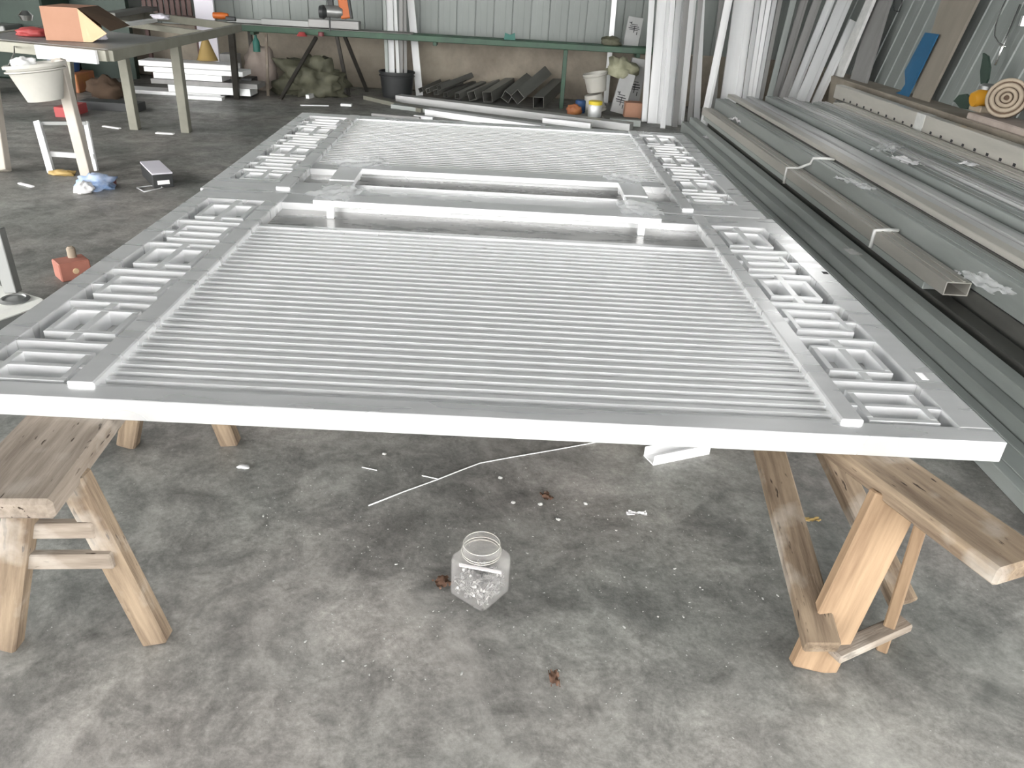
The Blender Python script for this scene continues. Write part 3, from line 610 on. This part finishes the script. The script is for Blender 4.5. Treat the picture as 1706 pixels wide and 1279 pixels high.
# chrome rail and hose on the right wall
ch = thing('shower_rail', UX(1665, 95, 4.45), 'chrome rail with a curved hose hung on the right wall', 'rail')
put('rail', wire_mesh([UX(1658, 108, 4.5), UX(1700, 8, 4.66)], .013), 'chrome', ch)
put('hose', wire_mesh([UX(x, y, 4.45+.0012*(110-y)) for x, y in ((1678, -4), (1666, 20), (1658, 45), (1657, 60), (1664, 72), (1676, 78))], .009), 'chrome', ch)
put('bracket', lathe_mesh([(0, -.04), (.035, -.04), (.035, .04), (0, .04)]), 'chrome', ch, Matrix.Translation(UX(1706, 35, 4.6)))
tag(put('black_cable', wire_mesh([UX(x, y, 4.5) for x, y in ((1490, -4), (1488, 10), (1491, 19), (1498, 19), (1502, 8), (1504, -4))], .008), 'black'), 'black cable loop hanging at the top of right wall', 'cable')

# ------------------------------------------------------------------ long green bench at the back
gb = thing('long_green_bench', (-.9, 11.15, 0), 'long green steel workbench along the back wall', 'workbench')
zt = .822
bar('top_beam', (-3.75, 11.06, zt-.045), (1.98, 11.06, zt-.035), .12, .075, 'green', gb, bev=.006)
bar('top_beam', (-3.75, 11.30, zt-.045), (1.98, 11.30, zt-.035), .12, .075, 'green', gb, bev=.006)
bar('top_plate', (-3.7, 11.18, zt-.005), (-1.3, 11.18, zt-.002), .34, .012, 'steel', gb)
for x_ in (-3.4, -1.0, 1.7): bar('cross_tie', (x_, 11.06, zt-.10), (x_, 11.30, zt-.10), .05, .05, 'green', gb)
bar('leg', (.735, 11.08, 0), (.735, 11.08, zt-.08), .055, .05, 'green', gb)
bar('leg', (-3.5, 11.3, 0), (-3.5, 11.3, zt-.08), .05, .05, 'darksteel', gb)
for pb, pt in (((467, 166), (527, 62)), ((581, 158), (561, 60)), ((612, 153), (574, 60))):
    b_ = U(pb[0], pb[1], 0); bar('slanted_leg', b_, UY(pt[0], pt[1], 11.12), .045, .035, 'darksteel', gb, side=(1, 0, 0))
# chop saw and things on the bench
cs = thing('chop_saw', (-2.1, 10.95, zt), 'dark chop saw with orange guard on the green bench', 'saw')
sb0, sb1 = UY(512, 42, 10.95), UY(597, 48, 10.95)
bar('base_block', (sb0.x, 11.08, .885), (sb1.x, 11.08, .885), .17, .10, 'alugrey', cs, bev=.008)
bar('support_beam', V((UY(432, 44, 10.93).x, 11.08, zt+.045)), V((UY(545, 51, 10.93).x, 11.08, zt+.045)), .10, .07, 'greymetal', cs)
put('motor', lathe_mesh([(0, -.14), (.06, -.14), (.075, -.10), (.075, .06), (.05, .12), (0, .12)]), 'greymetal', cs, Matrix.Translation(UY(556, 20, 10.95)) @ Matrix.Rotation(math.pi/2, 4, 'Y'))
put('chuck', lathe_mesh([(0, -.05), (.07, -.05), (.085, 0), (.05, .05), (0, .05)]), 'black', cs, Matrix.Translation(UY(539, 20, 10.92)) @ Matrix.Rotation(math.pi/2, 4, 'Y'))
bar('saw_arm', UY(552, 20, 11.0), UY(548, -30, 11.05), .07, .06, 'black', cs)
bar('orange_guard', UY(577, 31, 10.93), UY(566, -32, 11.0), .13, .05, 'orange', cs, bev=.01)
bar('guard_edge', UY(586, 31, 10.91), UY(576, -32, 10.98), .03, .06, 'black', cs)
bar('clamp_rod', UY(549, 28, 10.88), UY(550, 52, 10.88), .02, .02, 'black', cs)
for i, (px, m_, lab) in enumerate(((503, 'red', 'flat red float hanging under the bench edge'), (535, 'darkred', 'round crimson ball under the bench edge near the saw'))):
    tag(put('red_ball', lathe_mesh([(0, -.025), (.04 if i else .07, -.022), (.035, .025), (0, .03)]), m_, None, Matrix.Translation(UY(px, 57, 10.91))), lab, 'ball')
tag(bar('grey_beam', V((UY(372, 44, 10.99).x, 11.2, zt+.03)), V((UY(440, 51, 10.9).x, 11.2, zt+.03)), .10, .05, 'greymetal'), 'grey flat beam along the bench, left of the saw', 'beam')
gx = UY(850, 60, 11.05)
tag(put('green_scrap', prism_mesh([(-.08, 0), (.07, 0), (.06, .085), (.0, .06), (-.07, .08)], .04), 'teal', None, Matrix.Translation((gx.x, 11.06, zt+.003))), 'small bright green plastic piece on the bench edge', 'plastic piece')
# printed boards (parcels)
def marks(parent, mw_, w, h, flip=False):
    st = [(-.30, .30, .16, .035), (-.05, .22, .5, .03), (0, .12, .62, .04), (0, .02, .74, .045), (0, -.06, .6, .03), (-.22, .28, .05, .14), (.24, -.22, .05, .16), (.02, -.02, .05, .36)]
    for cx, cy, sw_, sh_ in st:
        put('print_stroke', box_mesh(sw_*w, .002, sh_*h, 0), 'ink', parent, mw_ @ Matrix.Translation((cx*w, 0, cy*h)))
def parcel(px0, py0, wpx, hpx, Y, tilt, lab, back=.03):
    b_ = UY(px0, py0, Y); w, h = wpx*Y/F*.95, hpx*Y/F*1.03
    o = thing('printed_carton', b_, lab, 'carton', 'long cartons with black print')
    mw_ = Matrix.Translation((b_.x, Y, b_.z)) @ Matrix.Rotation(tilt, 4, 'Y') @ Matrix.Rotation(-.06, 4, 'X')
    put('carton_body', box_mesh(w, back*2, h, .003), 'carton', o, mw_ @ Matrix.Translation((0, back, h/2)))
    marks(o, mw_ @ Matrix.Translation((0, -.002, h*(.62 if Y > 11.1 else .32))), w, h*.62)
    return o
parcel(1050, 79, 24, 41, 11.30, .10, 'upright carton with black print standing on the green bench')
parcel(1028, 188, 24, 58, 10.75, .20, 'tilted carton with black print standing on boards below the bench')
parcel(1052, 168, 26, 60, 11.0, .10, 'grey carton with faint print behind the tilted carton')
# white strip on wall
tag(bar('white_batten', V((UY(1022, 70, 11.9).x-.02, 11.9, 0)), UY(1027, -40, 11.9), .07, .03, 'alulight', side=(1, 0, 0)), 'upright pale batten against the back wall above the bench', 'batten')
# sack over the bench end, buckets
sk = UY(1032, 112, 11.0)
tag(put('olive_sack', lump_mesh(.22, .16, .16, 3, .45), 'sack', None, Matrix.Translation((sk.x, 10.93, sk.z-.13)) @ Matrix.Rotation(.3, 4, 'Y')), 'crumpled olive sack hung below the bench end', 'sack')
tag(put('olive_sack', lump_mesh(.13, .10, .07, 5, .4), 'tarp', None, Matrix.Translation((UY(1018, 74, 11.2).x, 11.2, zt+.002))), 'small crumpled grey bag on top of the green bench', 'bag')
def pail(name, mw_, rt_, rb_, h, m, label, cat='bucket', group=None, handle=True, full=None):
    o = thing(name, None, label, cat, group, mw=mw_)
    t_ = .006
    put('bucket_body', lathe_mesh([(0, 0), (rb_, 0), (rt_, h), (rt_+.012, h), (rt_+.012, h-.018), (rt_+.008, h-.018), (rt_+.004, h+.004), (rt_-t_, h+.003), (rb_-t_, t_), (0, t_)], 32), m, o, mw_)
    put('rim_band', lathe_mesh([(rt_*.97, h*.80), (rt_+.009, h*.82), (rt_+.009, h*.85), (rt_*.975, h*.87)], 32), m, o, mw_)
    return o
p = UY(986, 176, 10.85)
pail('white_bucket', Matrix.Translation((UY(988, 160, 10.85).x, 10.85, .235)) @ Matrix.Rotation(math.pi-.22, 4, 'Y'), .145, .115, .21, 'bucket', 'lower off-white bucket turned upside down by the bench leg')
pail('white_bucket', Matrix.Translation((UY(992, 138, 10.9).x+.03, 10.9, .27)) @ Matrix.Rotation(-.2, 4, 'Y'), .155, .125, .23, 'bucket', 'upper off-white bucket tilted on top of the overturned bucket')
jp = U(990, 194, 0)
yj = thing('lidded_jar', (jp.x, jp.y, 0), 'small jar with a yellow lid below the buckets', 'jar')
put('jar_body', lathe_mesh([(0, 0), (.085, 0), (.09, .01), (.09, .13), (.08, .15), (0, .15)]), 'alulight', yj, Matrix.Translation((jp.x, jp.y, .0)))
put('lid', lathe_mesh([(0, .15), (.09, .15), (.09, .19), (.08, .195), (0, .195)]), 'yellow', yj, Matrix.Translation((jp.x, jp.y, 0)))
tag(put('navy_can', lathe_mesh([(0, 0), (.07, 0), (.07, .15), (.06, .16), (0, .16)]), 'bluebin', None, Matrix.Translation(U(972, 190, 0)+V((-.04, .12, 0)))), 'dark blue can left of the yellow lidded jar', 'can')
tag(put('orange_lump', lump_mesh(.10, .07, .08, 8, .3), 'crate', None, Matrix.Translation(U(955, 190, 0))), 'orange brown scrap beside the dark blue can', 'scrap')
tag(box('brown_carton', U(1040, 196, 0)+V((-.0, .0, 0)), U(1040, 196, 0)+V((.22, .2, .19)), 'card'), 'small brown carton on floor beside the leaning profiles', 'carton')
tag(box('stacked_board', U(1006, 205, 0)+V((0, 0, 0)), U(1006, 205, 0)+V((.46, .22, .055)), 'steel'), 'dark board lying in front of the tilted carton', 'board')
tag(box('stacked_board', U(1012, 206, 0)+V((.02, -.10, 0)), U(1012, 206, 0)+V((.40, -.01, .075)), 'alugreen'), 'pale green block in front of the dark board', 'block')
# black bucket with bars
bb = UY(661, 156, 11.25); bxm = Matrix.Translation((bb.x, 11.3, 0))
pail('black_bucket', bxm, .235, .20, .33, 'black', 'black bucket holding upright profiles under the bench')
for i, (pb, pt, w, m_, dep) in enumerate((((646, 140), (640, 0), 5, 'alugreen', .04), ((652, 140), (648, 0), 12, 'alulight', .05), ((664, 140), (658, 0), 5, 'aluwhite', .03), ((668, 140), (668, 0), 6, 'alugrey', .03), ((676, 140), (674, 0), 5, 'alugrey', .03))):
    b_, t_ = UY(pb[0], pb[1], 11.22+.045*i), UY(pt[0], pt[1], 11.50+.045*i); d_ = t_-b_; b0 = b_-d_*((b_.z-.02)/d_.z)
    o = bar('bucket_profile', b0, b0+d_*min(2.2, (11.93-b0.y)/d_.y), w*11.4/F, dep, m_, side=(1, 0, 0)); tag(o, '%s upright profile from the left standing in the black bucket' % ORD[i], 'profile', 'profiles in the black bucket')
b_, t_ = U(699, 148, 0), UY(684, 0, 11.85); b_ = UY(699, 148, 11.5); b_.z = 0; d_ = t_-b_
tag(bar('leaning_batten', b_, b_+d_*1.0, .10, .04, 'aluwhite', side=(1, 0, 0)), 'white batten leaning right of the black bucket', 'profile')
# tarpaulin, stick, cabinet bits under bench at left
tag(put('tarpaulin_heap', lump_mesh(.42, .26, .30, 6, .5, 4, 2.6), 'tarp', None, Matrix.Translation(U(515, 163, 0)+V((0, .28, 0)))), 'crumpled olive tarpaulin heap under the green bench', 'tarpaulin')
tag(bar('wooden_stick', U(447, 160, 0), UY(443, 56, 11.04), .035, .03, 'woodpale', side=(1, 0, 0)), 'pale wooden stick upright left of the tarpaulin heap', 'stick')
tag(put('grey_sack', lump_mesh(.22, .16, .36, 9, .3), 'stone', None, Matrix.Translation(U(420, 158, 0)+V((0, .5, 0)))), 'tall grey sack behind the wooden stick', 'sack')
tag(put('teal_bottle', lathe_mesh([(0, 0), (.045, 0), (.045, .12), (.018, .17), (.018, .2), (0, .2)]), 'teal', None, Matrix.Translation(UY(428, 86, 10.93))), 'teal bottle hanging above the grey sack', 'bottle')
tag(box('grey_block', UY(369, 122, 11.1), UY(392, 91, 11.1)+V((0, .22, 0)), 'alugrey'), 'upright grey block behind the white stack', 'block')
tag(box('black_case', U(404, 160, 0), U(424, 160, 0)+V((0, .2, .22)), 'black'), 'small black case at the right end of the white stack', 'case')
cpn = UY(346, 100, 10.6)
cn = thing('brass_shade', cpn, 'brown conical shade hanging above the white stack', 'shade')
put('cone', lathe_mesh([(.13, 0), (.12, .02), (.03, .26), (.02, .33), (0, .33)]), 'skin', cn, Matrix.Translation(cpn))
# steel tubes under bench
def stube(pn_, pf_, s, m, label, roll=0., wall=.006, lift=0., Yn=10.75, Yf=11.85):
    a_ = U(pn_[0], pn_[1], s/2+lift); a_ = UY(pn_[0], pn_[1], min(a_.y, 11.2)); a_.z = max(a_.z, s*.5*(abs(math.cos(roll))+abs(math.sin(roll)))+.004+lift); b_ = UY(pf_[0], pf_[1], Yf); d_ = (b_-a_).normalized()
    sd = V((d_.y, -d_.x, 0)); n_ = sd.cross(d_); sd = sd*math.cos(roll)+n_*math.sin(roll)
    return tag(bar('square_tube', a_, b_, s, s, m, side=sd, tube=wall), label, 'tube', 'raw steel tubes under the bench')
stube((897, 172), (930, 140), .15, 'steel', 'rightmost open square steel tube under the bench', .05, .008)
stube((862, 166), (908, 122), .15, 'steel', 'second open square steel tube, rolled on edge', .75, .008, .02)
stube((844, 162), (880, 132), .13, 'steel', 'third square steel tube with bright rim, rolled on edge', -.55, .01)
stube((812, 163), (850, 138), .14, 'steel', 'fourth dark square steel tube from the right', .1)
stube((786, 160), (828, 140), .12, 'steel', 'fifth dark square steel tube from the right', .3)
for i, (a_, b_, s_) in enumerate((((762, 160), (806, 140), .08), ((742, 158), (790, 139), .07), ((726, 154), (768, 137), .07), ((713, 151), (748, 136), .06), ((701, 150), (732, 136), .06), ((732, 146), (785, 126), .07))):
    stube(a_, b_, s_, 'steel', '%s thin steel tube in the dark bundle right of the bucket' % ORD[i], .1*i, .005, .0 if i < 5 else .08)
# long tubes and strips lying behind the gate
def ground_bar(name, a_, b_, w, h, m, label, z=.0, tube=0):
    A_, B_ = U(a_[0], a_[1], z+h/2), U(b_[0], b_[1], z+h/2)
    return tag(bar(name, A_, B_, w, h, m, tube=tube), label, 'profile', 'profiles on the floor behind the gate')
ground_bar('floor_profile', (664, 163), (1052, 211), .17, .085, 'alu', 'long grey tube lying on the floor behind the gate, farthest')
ground_bar('floor_profile', (610, 162), (706, 184), .10, .05, 'khaki', 'perforated pale strip at the left end of the floor profiles')
ground_bar('floor_profile', (655, 176), (1010, 224), .12, .05, 'alugreen', 'dark green-grey profile on the floor just behind the gate')
ground_bar('floor_profile', (712, 186), (905, 213), .13, .07, 'aluwhite', 'white profile on the floor showing above the far gate edge')
ground_bar('floor_profile', (905, 202), (985, 211), .09, .09, 'aluwhite', 'short white profile resting before the buckets', .0)
ground_bar('floor_profile', (620, 190), (700, 197), .07, .03, 'alugrey', 'short grey strip near the far left gate corner')
ground_bar('floor_profile', (690, 194), (722, 197), .06, .04, 'alulight', 'tiny pale offcut near the far gate edge')
ground_bar('floor_profile', (500, 175), (548, 176), .03, .012, 'alulight', 'thin pale strip on floor beyond the far left gate corner')
ground_bar('floor_profile', (512, 161), (546, 152), .05, .05, 'alulight', 'small tilted pale bar in front of the tarpaulin')
ground_bar('floor_profile', (568, 174), (586, 175), .07, .03, 'alulight', 'little pale block on floor beyond the far gate edge')

# ------------------------------------------------------------------ table at the left
tz = .90
T = thing('steel_frame_table', (-3.7, 7.5, 0), 'khaki steel frame table with cream legs at left', 'table')
c0, c1, c2, c3 = U(180, 84, tz), U(-60, 62, tz), U(238, 19, tz), U(397, 40, tz)
cb = U(60, 70, tz)
for a_, b_ in ((c0, c1), (c0, c3), (c3, c2), (c1, c2)):
    bar('frame_rail', a_-V((0, 0, .04)), b_-V((0, 0, .04)), .07, .08, 'khaki', T)
for f_ in (.38, .70):
    bar('cross_rail', c0.lerp(c3, f_)-V((0, 0, .045)), c1.lerp(c2, f_)-V((0, 0, .045)), .06, .06, 'khaki', T)
A_, B_ = c0.lerp(c1, .08), c1.lerp(c0, .03)
# sheet lying in the frame (near third)
q = [c0.lerp(c3, .03), c1.lerp(c2, .03), c1.lerp(c2, .38), c0.lerp(c3, .38)]
vs = [tuple(p_-V((0, 0, .012))) for p_ in q]+[tuple(p_-V((0, 0, .004))) for p_ in q]
me = bpy.data.meshes.new('sheet'); me.from_pydata(vs, [], [(3, 2, 1, 0), (4, 5, 6, 7), (0, 1, 5, 4), (1, 2, 6, 5), (2, 3, 7, 6), (3, 0, 4, 7)]); put('top_sheet', me, 'alugrey', T)
dn = (c1-c0).normalized(); nn = V((dn.y, -dn.x, 0)); nn = nn if nn.y < 0 else -nn
tag(bar('white_board', c0.lerp(c1, .05)+nn*.052-V((0, 0, .05)), c0.lerp(c1, .46)+nn*.052-V((0, 0, .05)), .03, .10, 'aluwhite'), 'bright white board fixed along the near table edge', 'board')
def tleg(pb, pt, Y, w, m): bar('leg', U(pb[0], pb[1], 0), UY(pt[0], pt[1], Y), w, w, m, T, side=(1, 0, 0), bev=.004)
tleg((148, 299), (97, 98), 6.22, .078, 'cream'); tleg((6, 286), (-22, 92), 6.6, .085, 'cream')
tleg((226, 215), (204, 90), 8.0, .085, 'khaki'); tleg((311, 220), (291, 70), 8.0, .085, 'khaki')
tleg((120, 170), (110, 60), 9.5, .08, 'khaki'); tleg((395, 165), (385, 48), 9.75, .07, 'darksteel')
# cardboard box with open side
bxo = U(77, 67, tz); bxr = U(139, 70, tz)
dx_ = (bxr-bxo); wB = dx_.length; ang = math.atan2(dx_.y, dx_.x)
CB = thing('cardboard_box', bxo, 'open brown cardboard box lying on the frame table', 'box')
bmx = Matrix.Translation(bxo) @ Matrix.Rotation(ang, 4, 'Z')
hB, dB, tB = .255, .46, .006
def cb_(name, lo, hi, m): lo, hi = V(lo), V(hi); put(name, box_mesh(*(hi-lo), 0), m, CB, bmx @ Matrix.Translation((lo+hi)/2))
cb_('front_panel', (0, 0, 0), (wB, tB, hB), 'card'); cb_('back_panel', (0, dB-tB, 0), (wB, dB, hB), 'card')
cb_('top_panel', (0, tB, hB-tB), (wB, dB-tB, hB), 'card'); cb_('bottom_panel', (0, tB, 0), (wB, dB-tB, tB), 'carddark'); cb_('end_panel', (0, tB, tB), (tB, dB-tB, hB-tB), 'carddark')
def flap(name, pts, m):
    n = len(pts); me = bpy.data.meshes.new('flap'); of = V((.002, .004, 0))
    me.from_pydata([tuple(p_) for p_ in pts]+[tuple(V(p_)+of) for p_ in pts], [], [tuple(range(n)), tuple(range(n, 2*n))[::-1]]+[(i, n+i, n+(i+1) % n, (i+1) % n) for i in range(n)])
    put(name, me, m, CB, bmx)
flap('front_flap', [(wB, 0, .0), (wB, 0, hB*.98), (wB+.19, .02, hB*.28), (wB+.07, .0, .002)], 'cardlight')
flap('top_shade_flap', [(wB, tB, hB), (wB, dB, hB), (wB+.24, dB, hB*.42), (wB+.21, .05, hB*.35)], 'carddark')  # dark sheet where the shaded inside of the box shows
# bucket hanging from table
hb_ = UY(60, 168, 6.0)
hbm = Matrix.Translation((UY(76, 165, 6.0).x, 6.0, hb_.z+.01)) @ Matrix.Rotation(-.12, 4, 'Y')
hbk = pail('hanging_bucket', hbm, .195, .12, .25, 'bucket', 'off-white bucket hanging from the near table edge')
put('bail_wire', wire_mesh([hbm @ V((-.195, 0, .24)), UY(24, 88, 6.05), c0.lerp(c1, .62)+nn*.04-V((0, 0, .03))], .005), 'steel', hbk)
tag(put('white_rag', lump_mesh(.085, .07, .05, 13, .4), 'white', None, hbm @ Matrix.Translation((-.07, -.02, .222))), 'white rag heaped inside the hanging bucket', 'rag')
# things on the table
def on_table(px, py): return U(px, py, tz)
tag(put('red_cloth', lump_mesh(.13, .10, .045, 15, .3), 'red', None, Matrix.Translation(U(52, 60, tz)+V((0, .02, 0)))), 'red cloth lying left of the cardboard box', 'cloth')
tag(put('glass_lamp', lathe_mesh([(0, 0), (.05, 0), (.07, .05), (.03, .09), (0, .09)]), 'chrome', None, Matrix.Translation(U(45, 34, tz))), 'small shiny metal cup behind the cardboard box', 'cup')
tag(bar('table_profile', U(188, 44, tz+.02), U(255, 34, tz+.02), .10, .03, 'alulight'), 'pale offcut strip on table right of the box', 'offcut')
tag(put('pale_rag', lump_mesh(.10, .08, .04, 17, .5), 'lilac', None, Matrix.Translation(U(268, 32, tz))), 'crumpled pale scrap at the middle of table', 'scrap')
tag(bar('table_profile', U(180, 25, tz+.03), U(252, 14, tz+.03), .16, .05, 'steel'), 'dark grey slab at the far side of the table', 'slab')
dr = thing('power_drill', U(370, 34, tz), 'orange power drill on the far table corner', 'drill')
put('drill_body', lathe_mesh([(0, -.10), (.035, -.10), (.04, 0), (.03, .08), (0, .09)]), 'orange', dr, Matrix.Translation(U(370, 33, tz)+V((0, 0, .045))) @ Matrix.Rotation(math.pi/2, 4, 'Y'))
put('drill_handle', box_mesh(.12, .05, .05, .008), 'black', dr, Matrix.Translation(U(385, 36, tz)+V((0, 0, .03))))
tag(put('pale_scrap', lump_mesh(.05, .04, .04, 19, .4), 'lilac', None, Matrix.Translation(U(168, 66, tz))), 'small pale scrap at the box flap', 'scrap')

# ------------------------------------------------------------------ around the table
def ws(px0, py0, px1, py1, Y, dep, m, label, h=None):
    a_, b_ = UY(px0, py0, Y), UY(px1, py1, Y); z0, z1 = min(a_.z, b_.z), max(a_.z, b_.z)
    return a_, b_
WS = [(-4.45, -3.30, .34, .405, 'aluwhite'), (-4.40, -3.18, .275, .335, 'aluwhite'), (-4.30, -3.45, .20, .272, 'aluwhite'), (-4.35, -3.02, .135, .195, 'alugrey'), (-4.15, -3.12, .045, .135, 'alulight'), (-4.75, -3.5, .0, .044, 'aluwhite')]
yy = 10.25
names = ['top white profile of the low stack behind the table', 'second white profile of the low stack behind the table', 'third white profile of the low stack, shorter', 'dark grey profile in the middle of the low stack', 'light grey box profile low in the stack behind the table', 'bottom white profile of the low stack, sticking out left']
for (x0_, x1_, z0_, z1_, m_), lab in zip(WS, names):
    x0_ -= .13; x1_ -= .13
    tag(box('stacked_profile', (x0_, yy-.02, z0_), (x1_, yy+.30+random.uniform(-.03, .03), z1_-.002), m_), lab, 'profile', 'low profile stack behind the table'); yy += .012
tag(box('stacked_profile', (-4.1, 10.08, 0), (-3.55, 10.20, .04), 'alulight'), 'short white strip on floor before the low stack', 'profile', 'low profile stack behind the table')
bc = thing('black_carton', U(250, 290, 0), 'black carton with pale lilac lid on the floor beside the gate', 'box')
w_, l_ = .145, .43
bmw = Matrix.Translation((-2.727, 6.10, .05)) @ Matrix.Rotation(math.radians(34), 4, 'Z')
put('carton_body', box_mesh(w_, l_, .10, .003), 'black', bc, bmw); put('lid', box_mesh(w_*1.02, l_*1.02, .012, .002), 'lilac', bc, bmw @ Matrix.Translation((0, 0, .057)))
put('label_sticker', box_mesh(w_*.6, .003, .03, 0), 'paper', bc, bmw @ Matrix.Translation((0, -l_/2-.001, -.01)))
fr = thing('white_stand', U(110, 290, 0), 'low white frame stand behind the near table leg', 'stand')
bar('upright', U(86, 288, 0), UY(62, 202, 6.35), .05, .04, 'alulight', fr, side=(1, 0, 0)); bar('upright', U(160, 285, 0), UY(143, 202, 6.42), .035, .03, 'aluwhite', fr, side=(1, 0, 0))
bar('shelf_bar', UY(84, 256, 6.3), UY(157, 261, 6.33), .03, .04, 'aluwhite', fr); bar('top_bar', UY(64, 205, 6.37), UY(145, 205, 6.41), .03, .03, 'greymetal', fr)
tag(box('red_toolbox', U(75, 200, 0)+V((0, .2, 0)), U(112, 198, 0)+V((0, .45, .10)), 'red'), 'low red box on the floor beyond the white stand', 'box')
tag(put('blue_rag', lump_mesh(.13, .10, .07, 23, .5), 'ragblue', None, Matrix.Translation(U(162, 314, 0))), 'blue rag on the floor at the foot of the cream leg', 'rag')
tag(put('white_rag', lump_mesh(.06, .06, .05, 24, .5), 'paper', None, Matrix.Translation(U(141, 321, 0))), 'white crumpled tissue at the foot of the cream leg', 'rag')
tag(box('maroon_bar', U(176, 309, 0), U(190, 309, 0)+V((0, .05, .04)), 'darkred'), 'short maroon bar right of the blue rag', 'bar')
tag(put('sponge', lump_mesh(.10, .05, .025, 25, .4), 'skin', None, Matrix.Translation(U(106, 291, 0))), 'tan scrap on the floor under the white stand', 'scrap')
tag(put('wire_frame', wire_mesh(fpts([(228, 313), (240, 319), (272, 313), (262, 308)], .006), .006, 6, True), 'alulight'), 'thin pale wire rectangle on floor before the black carton', 'wire')
tag(bar('pale_sliver', U(32, 305, .006), U(55, 311, .006), .03, .01, 'paper'), 'white sliver on the floor left of the cream leg', 'sliver')
tag(bar('pale_sliver', U(172, 210, .006), U(200, 214, .006), .04, .01, 'paper'), 'white sliver on the floor left of the khaki legs', 'sliver')
tag(bar('pale_sliver', U(260, 221, .006), U(290, 223, .006), .05, .012, 'paper'), 'white sliver on the floor between the khaki legs', 'sliver')
bk = thing('red_block', U(110, 470, 0), 'red brown block with pale hole on floor left of the gate', 'block')
r0, r1 = U(88, 472, 0), U(140, 462, 0); e_ = r1-r0
rm = Matrix.Translation(r0+e_*.5+V((0, .06, .05))) @ Matrix.Rotation(math.atan2(e_.y, e_.x), 4, 'Z')
put('block_body', box_mesh(e_.length, .12, .10, .006), 'brick', bk, rm)
put('plug', lathe_mesh([(0, 0), (.016, 0), (.014, .006), (0, .008)]), 'cardlight', bk, rm @ Matrix.Translation((0, -.06, .0)) @ Matrix.Rotation(math.pi/2, 4, 'X'))
put('pin', lathe_mesh([(0, 0), (.022, 0), (.022, .05), (.012, .06), (0, .06)]), 'tan', bk, rm @ Matrix.Translation((.02, .03, .05)))
# platform scale
sc = thing('platform_scale', U(20, 500, 0), 'white platform scale with dark column at the left edge', 'scale')
zz = .14; pc = U(74, 496, zz); pa = U(28, 482, zz)
e1_ = (pc-pa).normalized(); e2_ = V((e1_.y, -e1_.x, 0))
ps = [pc, pc-e1_*.42, pc-e1_*.42+e2_*.55, pc+e2_*.55]; ps = [p_ for p_ in ps]
pm = (ps[0]+ps[2])/2
smw = Matrix.Translation((pm.x, pm.y, zz-.02)) @ Matrix.Rotation(math.atan2(e1_.y, e1_.x), 4, 'Z')
put('platform', box_mesh(.42, .55, .04, .01), 'scale', sc, smw); put('base', box_mesh(.36, .48, .12, .01), 'greymetal', sc, smw @ Matrix.Translation((0, 0, -.06)))
kp = U(24, 500, zz); put('round_cover', lathe_mesh([(0, 0), (.062, 0), (.066, .006), (.05, .014), (.045, .008), (.02, .01), (0, .012)]), 'greymetal', sc, Matrix.Translation(kp))
cb0 = U(22, 486, zz); bar('column', cb0, UY(-8, 380, cb0.y+.02), .06, .05, 'greymetal', sc, side=(1, 0, 0))

# ------------------------------------------------------------------ dim corner at far left
rk = thing('slatted_screen', (-4.9, 11.6, .9), 'dark maroon slatted screen against the back wall', 'screen')
for i in range(9):
    a_ = UY(243+i*9.3, 26, 11.7); bar('slat', a_, a_+V((0, .0, 1.0)), .055, .03, 'maroon', rk, side=(1, 0, 0))
a_, b_ = UY(240, 25, 11.75), UY(325, 31, 11.75); bar('bottom_rail', a_, b_, .04, .05, 'maroon', rk)
bar('support', V((a_.x, 11.78, 0)), V((a_.x, 11.78, a_.z)), .05, .05, 'maroon', rk); bar('support', V((b_.x, 11.78, 0)), V((b_.x, 11.78, b_.z)), .05, .05, 'maroon', rk)
a_ = UY(341, 25, 11.6); tag(box('pale_door', (a_.x-.13, 11.6, 0), (a_.x+.13, 11.64, 2.0), 'lilac'), 'narrow pale lilac board standing beside the maroon screen', 'board')
mc = thing('dark_corner_block', (-7.2, 11.2, 0), 'dark green block added to darken the dim left corner', 'machine')  # added block; its dark colour stands in for the unlit corner
box('block_lower', (-8.9, 10.9, 0), (-6.0, 11.7, 1.05), 'dgreen', mc, .02); box('block_upper', (-8.6, 11.0, 1.05), (-6.6, 11.6, 1.55), 'dgreen', mc, .03); box('bed', (-8.4, 10.5, .55), (-6.3, 10.9, .68), 'greymetal', mc, .01)
tag(box('green_sheet', (-5.95, 11.5, 0), (-5.2, 11.6, 1.6), 'dgreen'), 'dark green metal sheet standing left of the maroon screen', 'sheet')
a_ = U(128, 150, 0); tag(put('blue_bin', lathe_mesh([(0, .22), (.16, .22), (.2, .5), (.19, .5), (.15, .24), (0, .24)]), 'bluebin', None, Matrix.Translation((a_.x-.1, 10.3, .0))), 'blue bin standing on the orange crate', 'bin')
tag(box('orange_crate', (a_.x-.35, 10.05, 0), (a_.x+.15, 10.5, .22), 'crate', bev=.01), 'worn orange crate behind the frame table', 'crate')
tag(put('brown_bundle', lump_mesh(.20, .16, .16, 31, .4), 'carddark', None, Matrix.Translation(U(172, 165, 0)+V((0, .1, 0)))), 'dark brown bundle on the floor left of the low stack', 'bundle')
bcase = U(185, 185, 0); tag(box('black_tool_case', bcase+V((-.35, 0, 0)), bcase+V((.30, .22, .09)), 'black'), 'flat black tool case on the floor under the table', 'case')
tag(put('red_drum', lathe_mesh([(0, 0), (.2, 0), (.2, .45), (0, .46)]), 'darkred', None, Matrix.Translation((-6.3, 9.6, 0))), 'dark red drum in the dim left corner', 'drum')

for o in SC.objects:
    if '_local' in o: del o['_local']
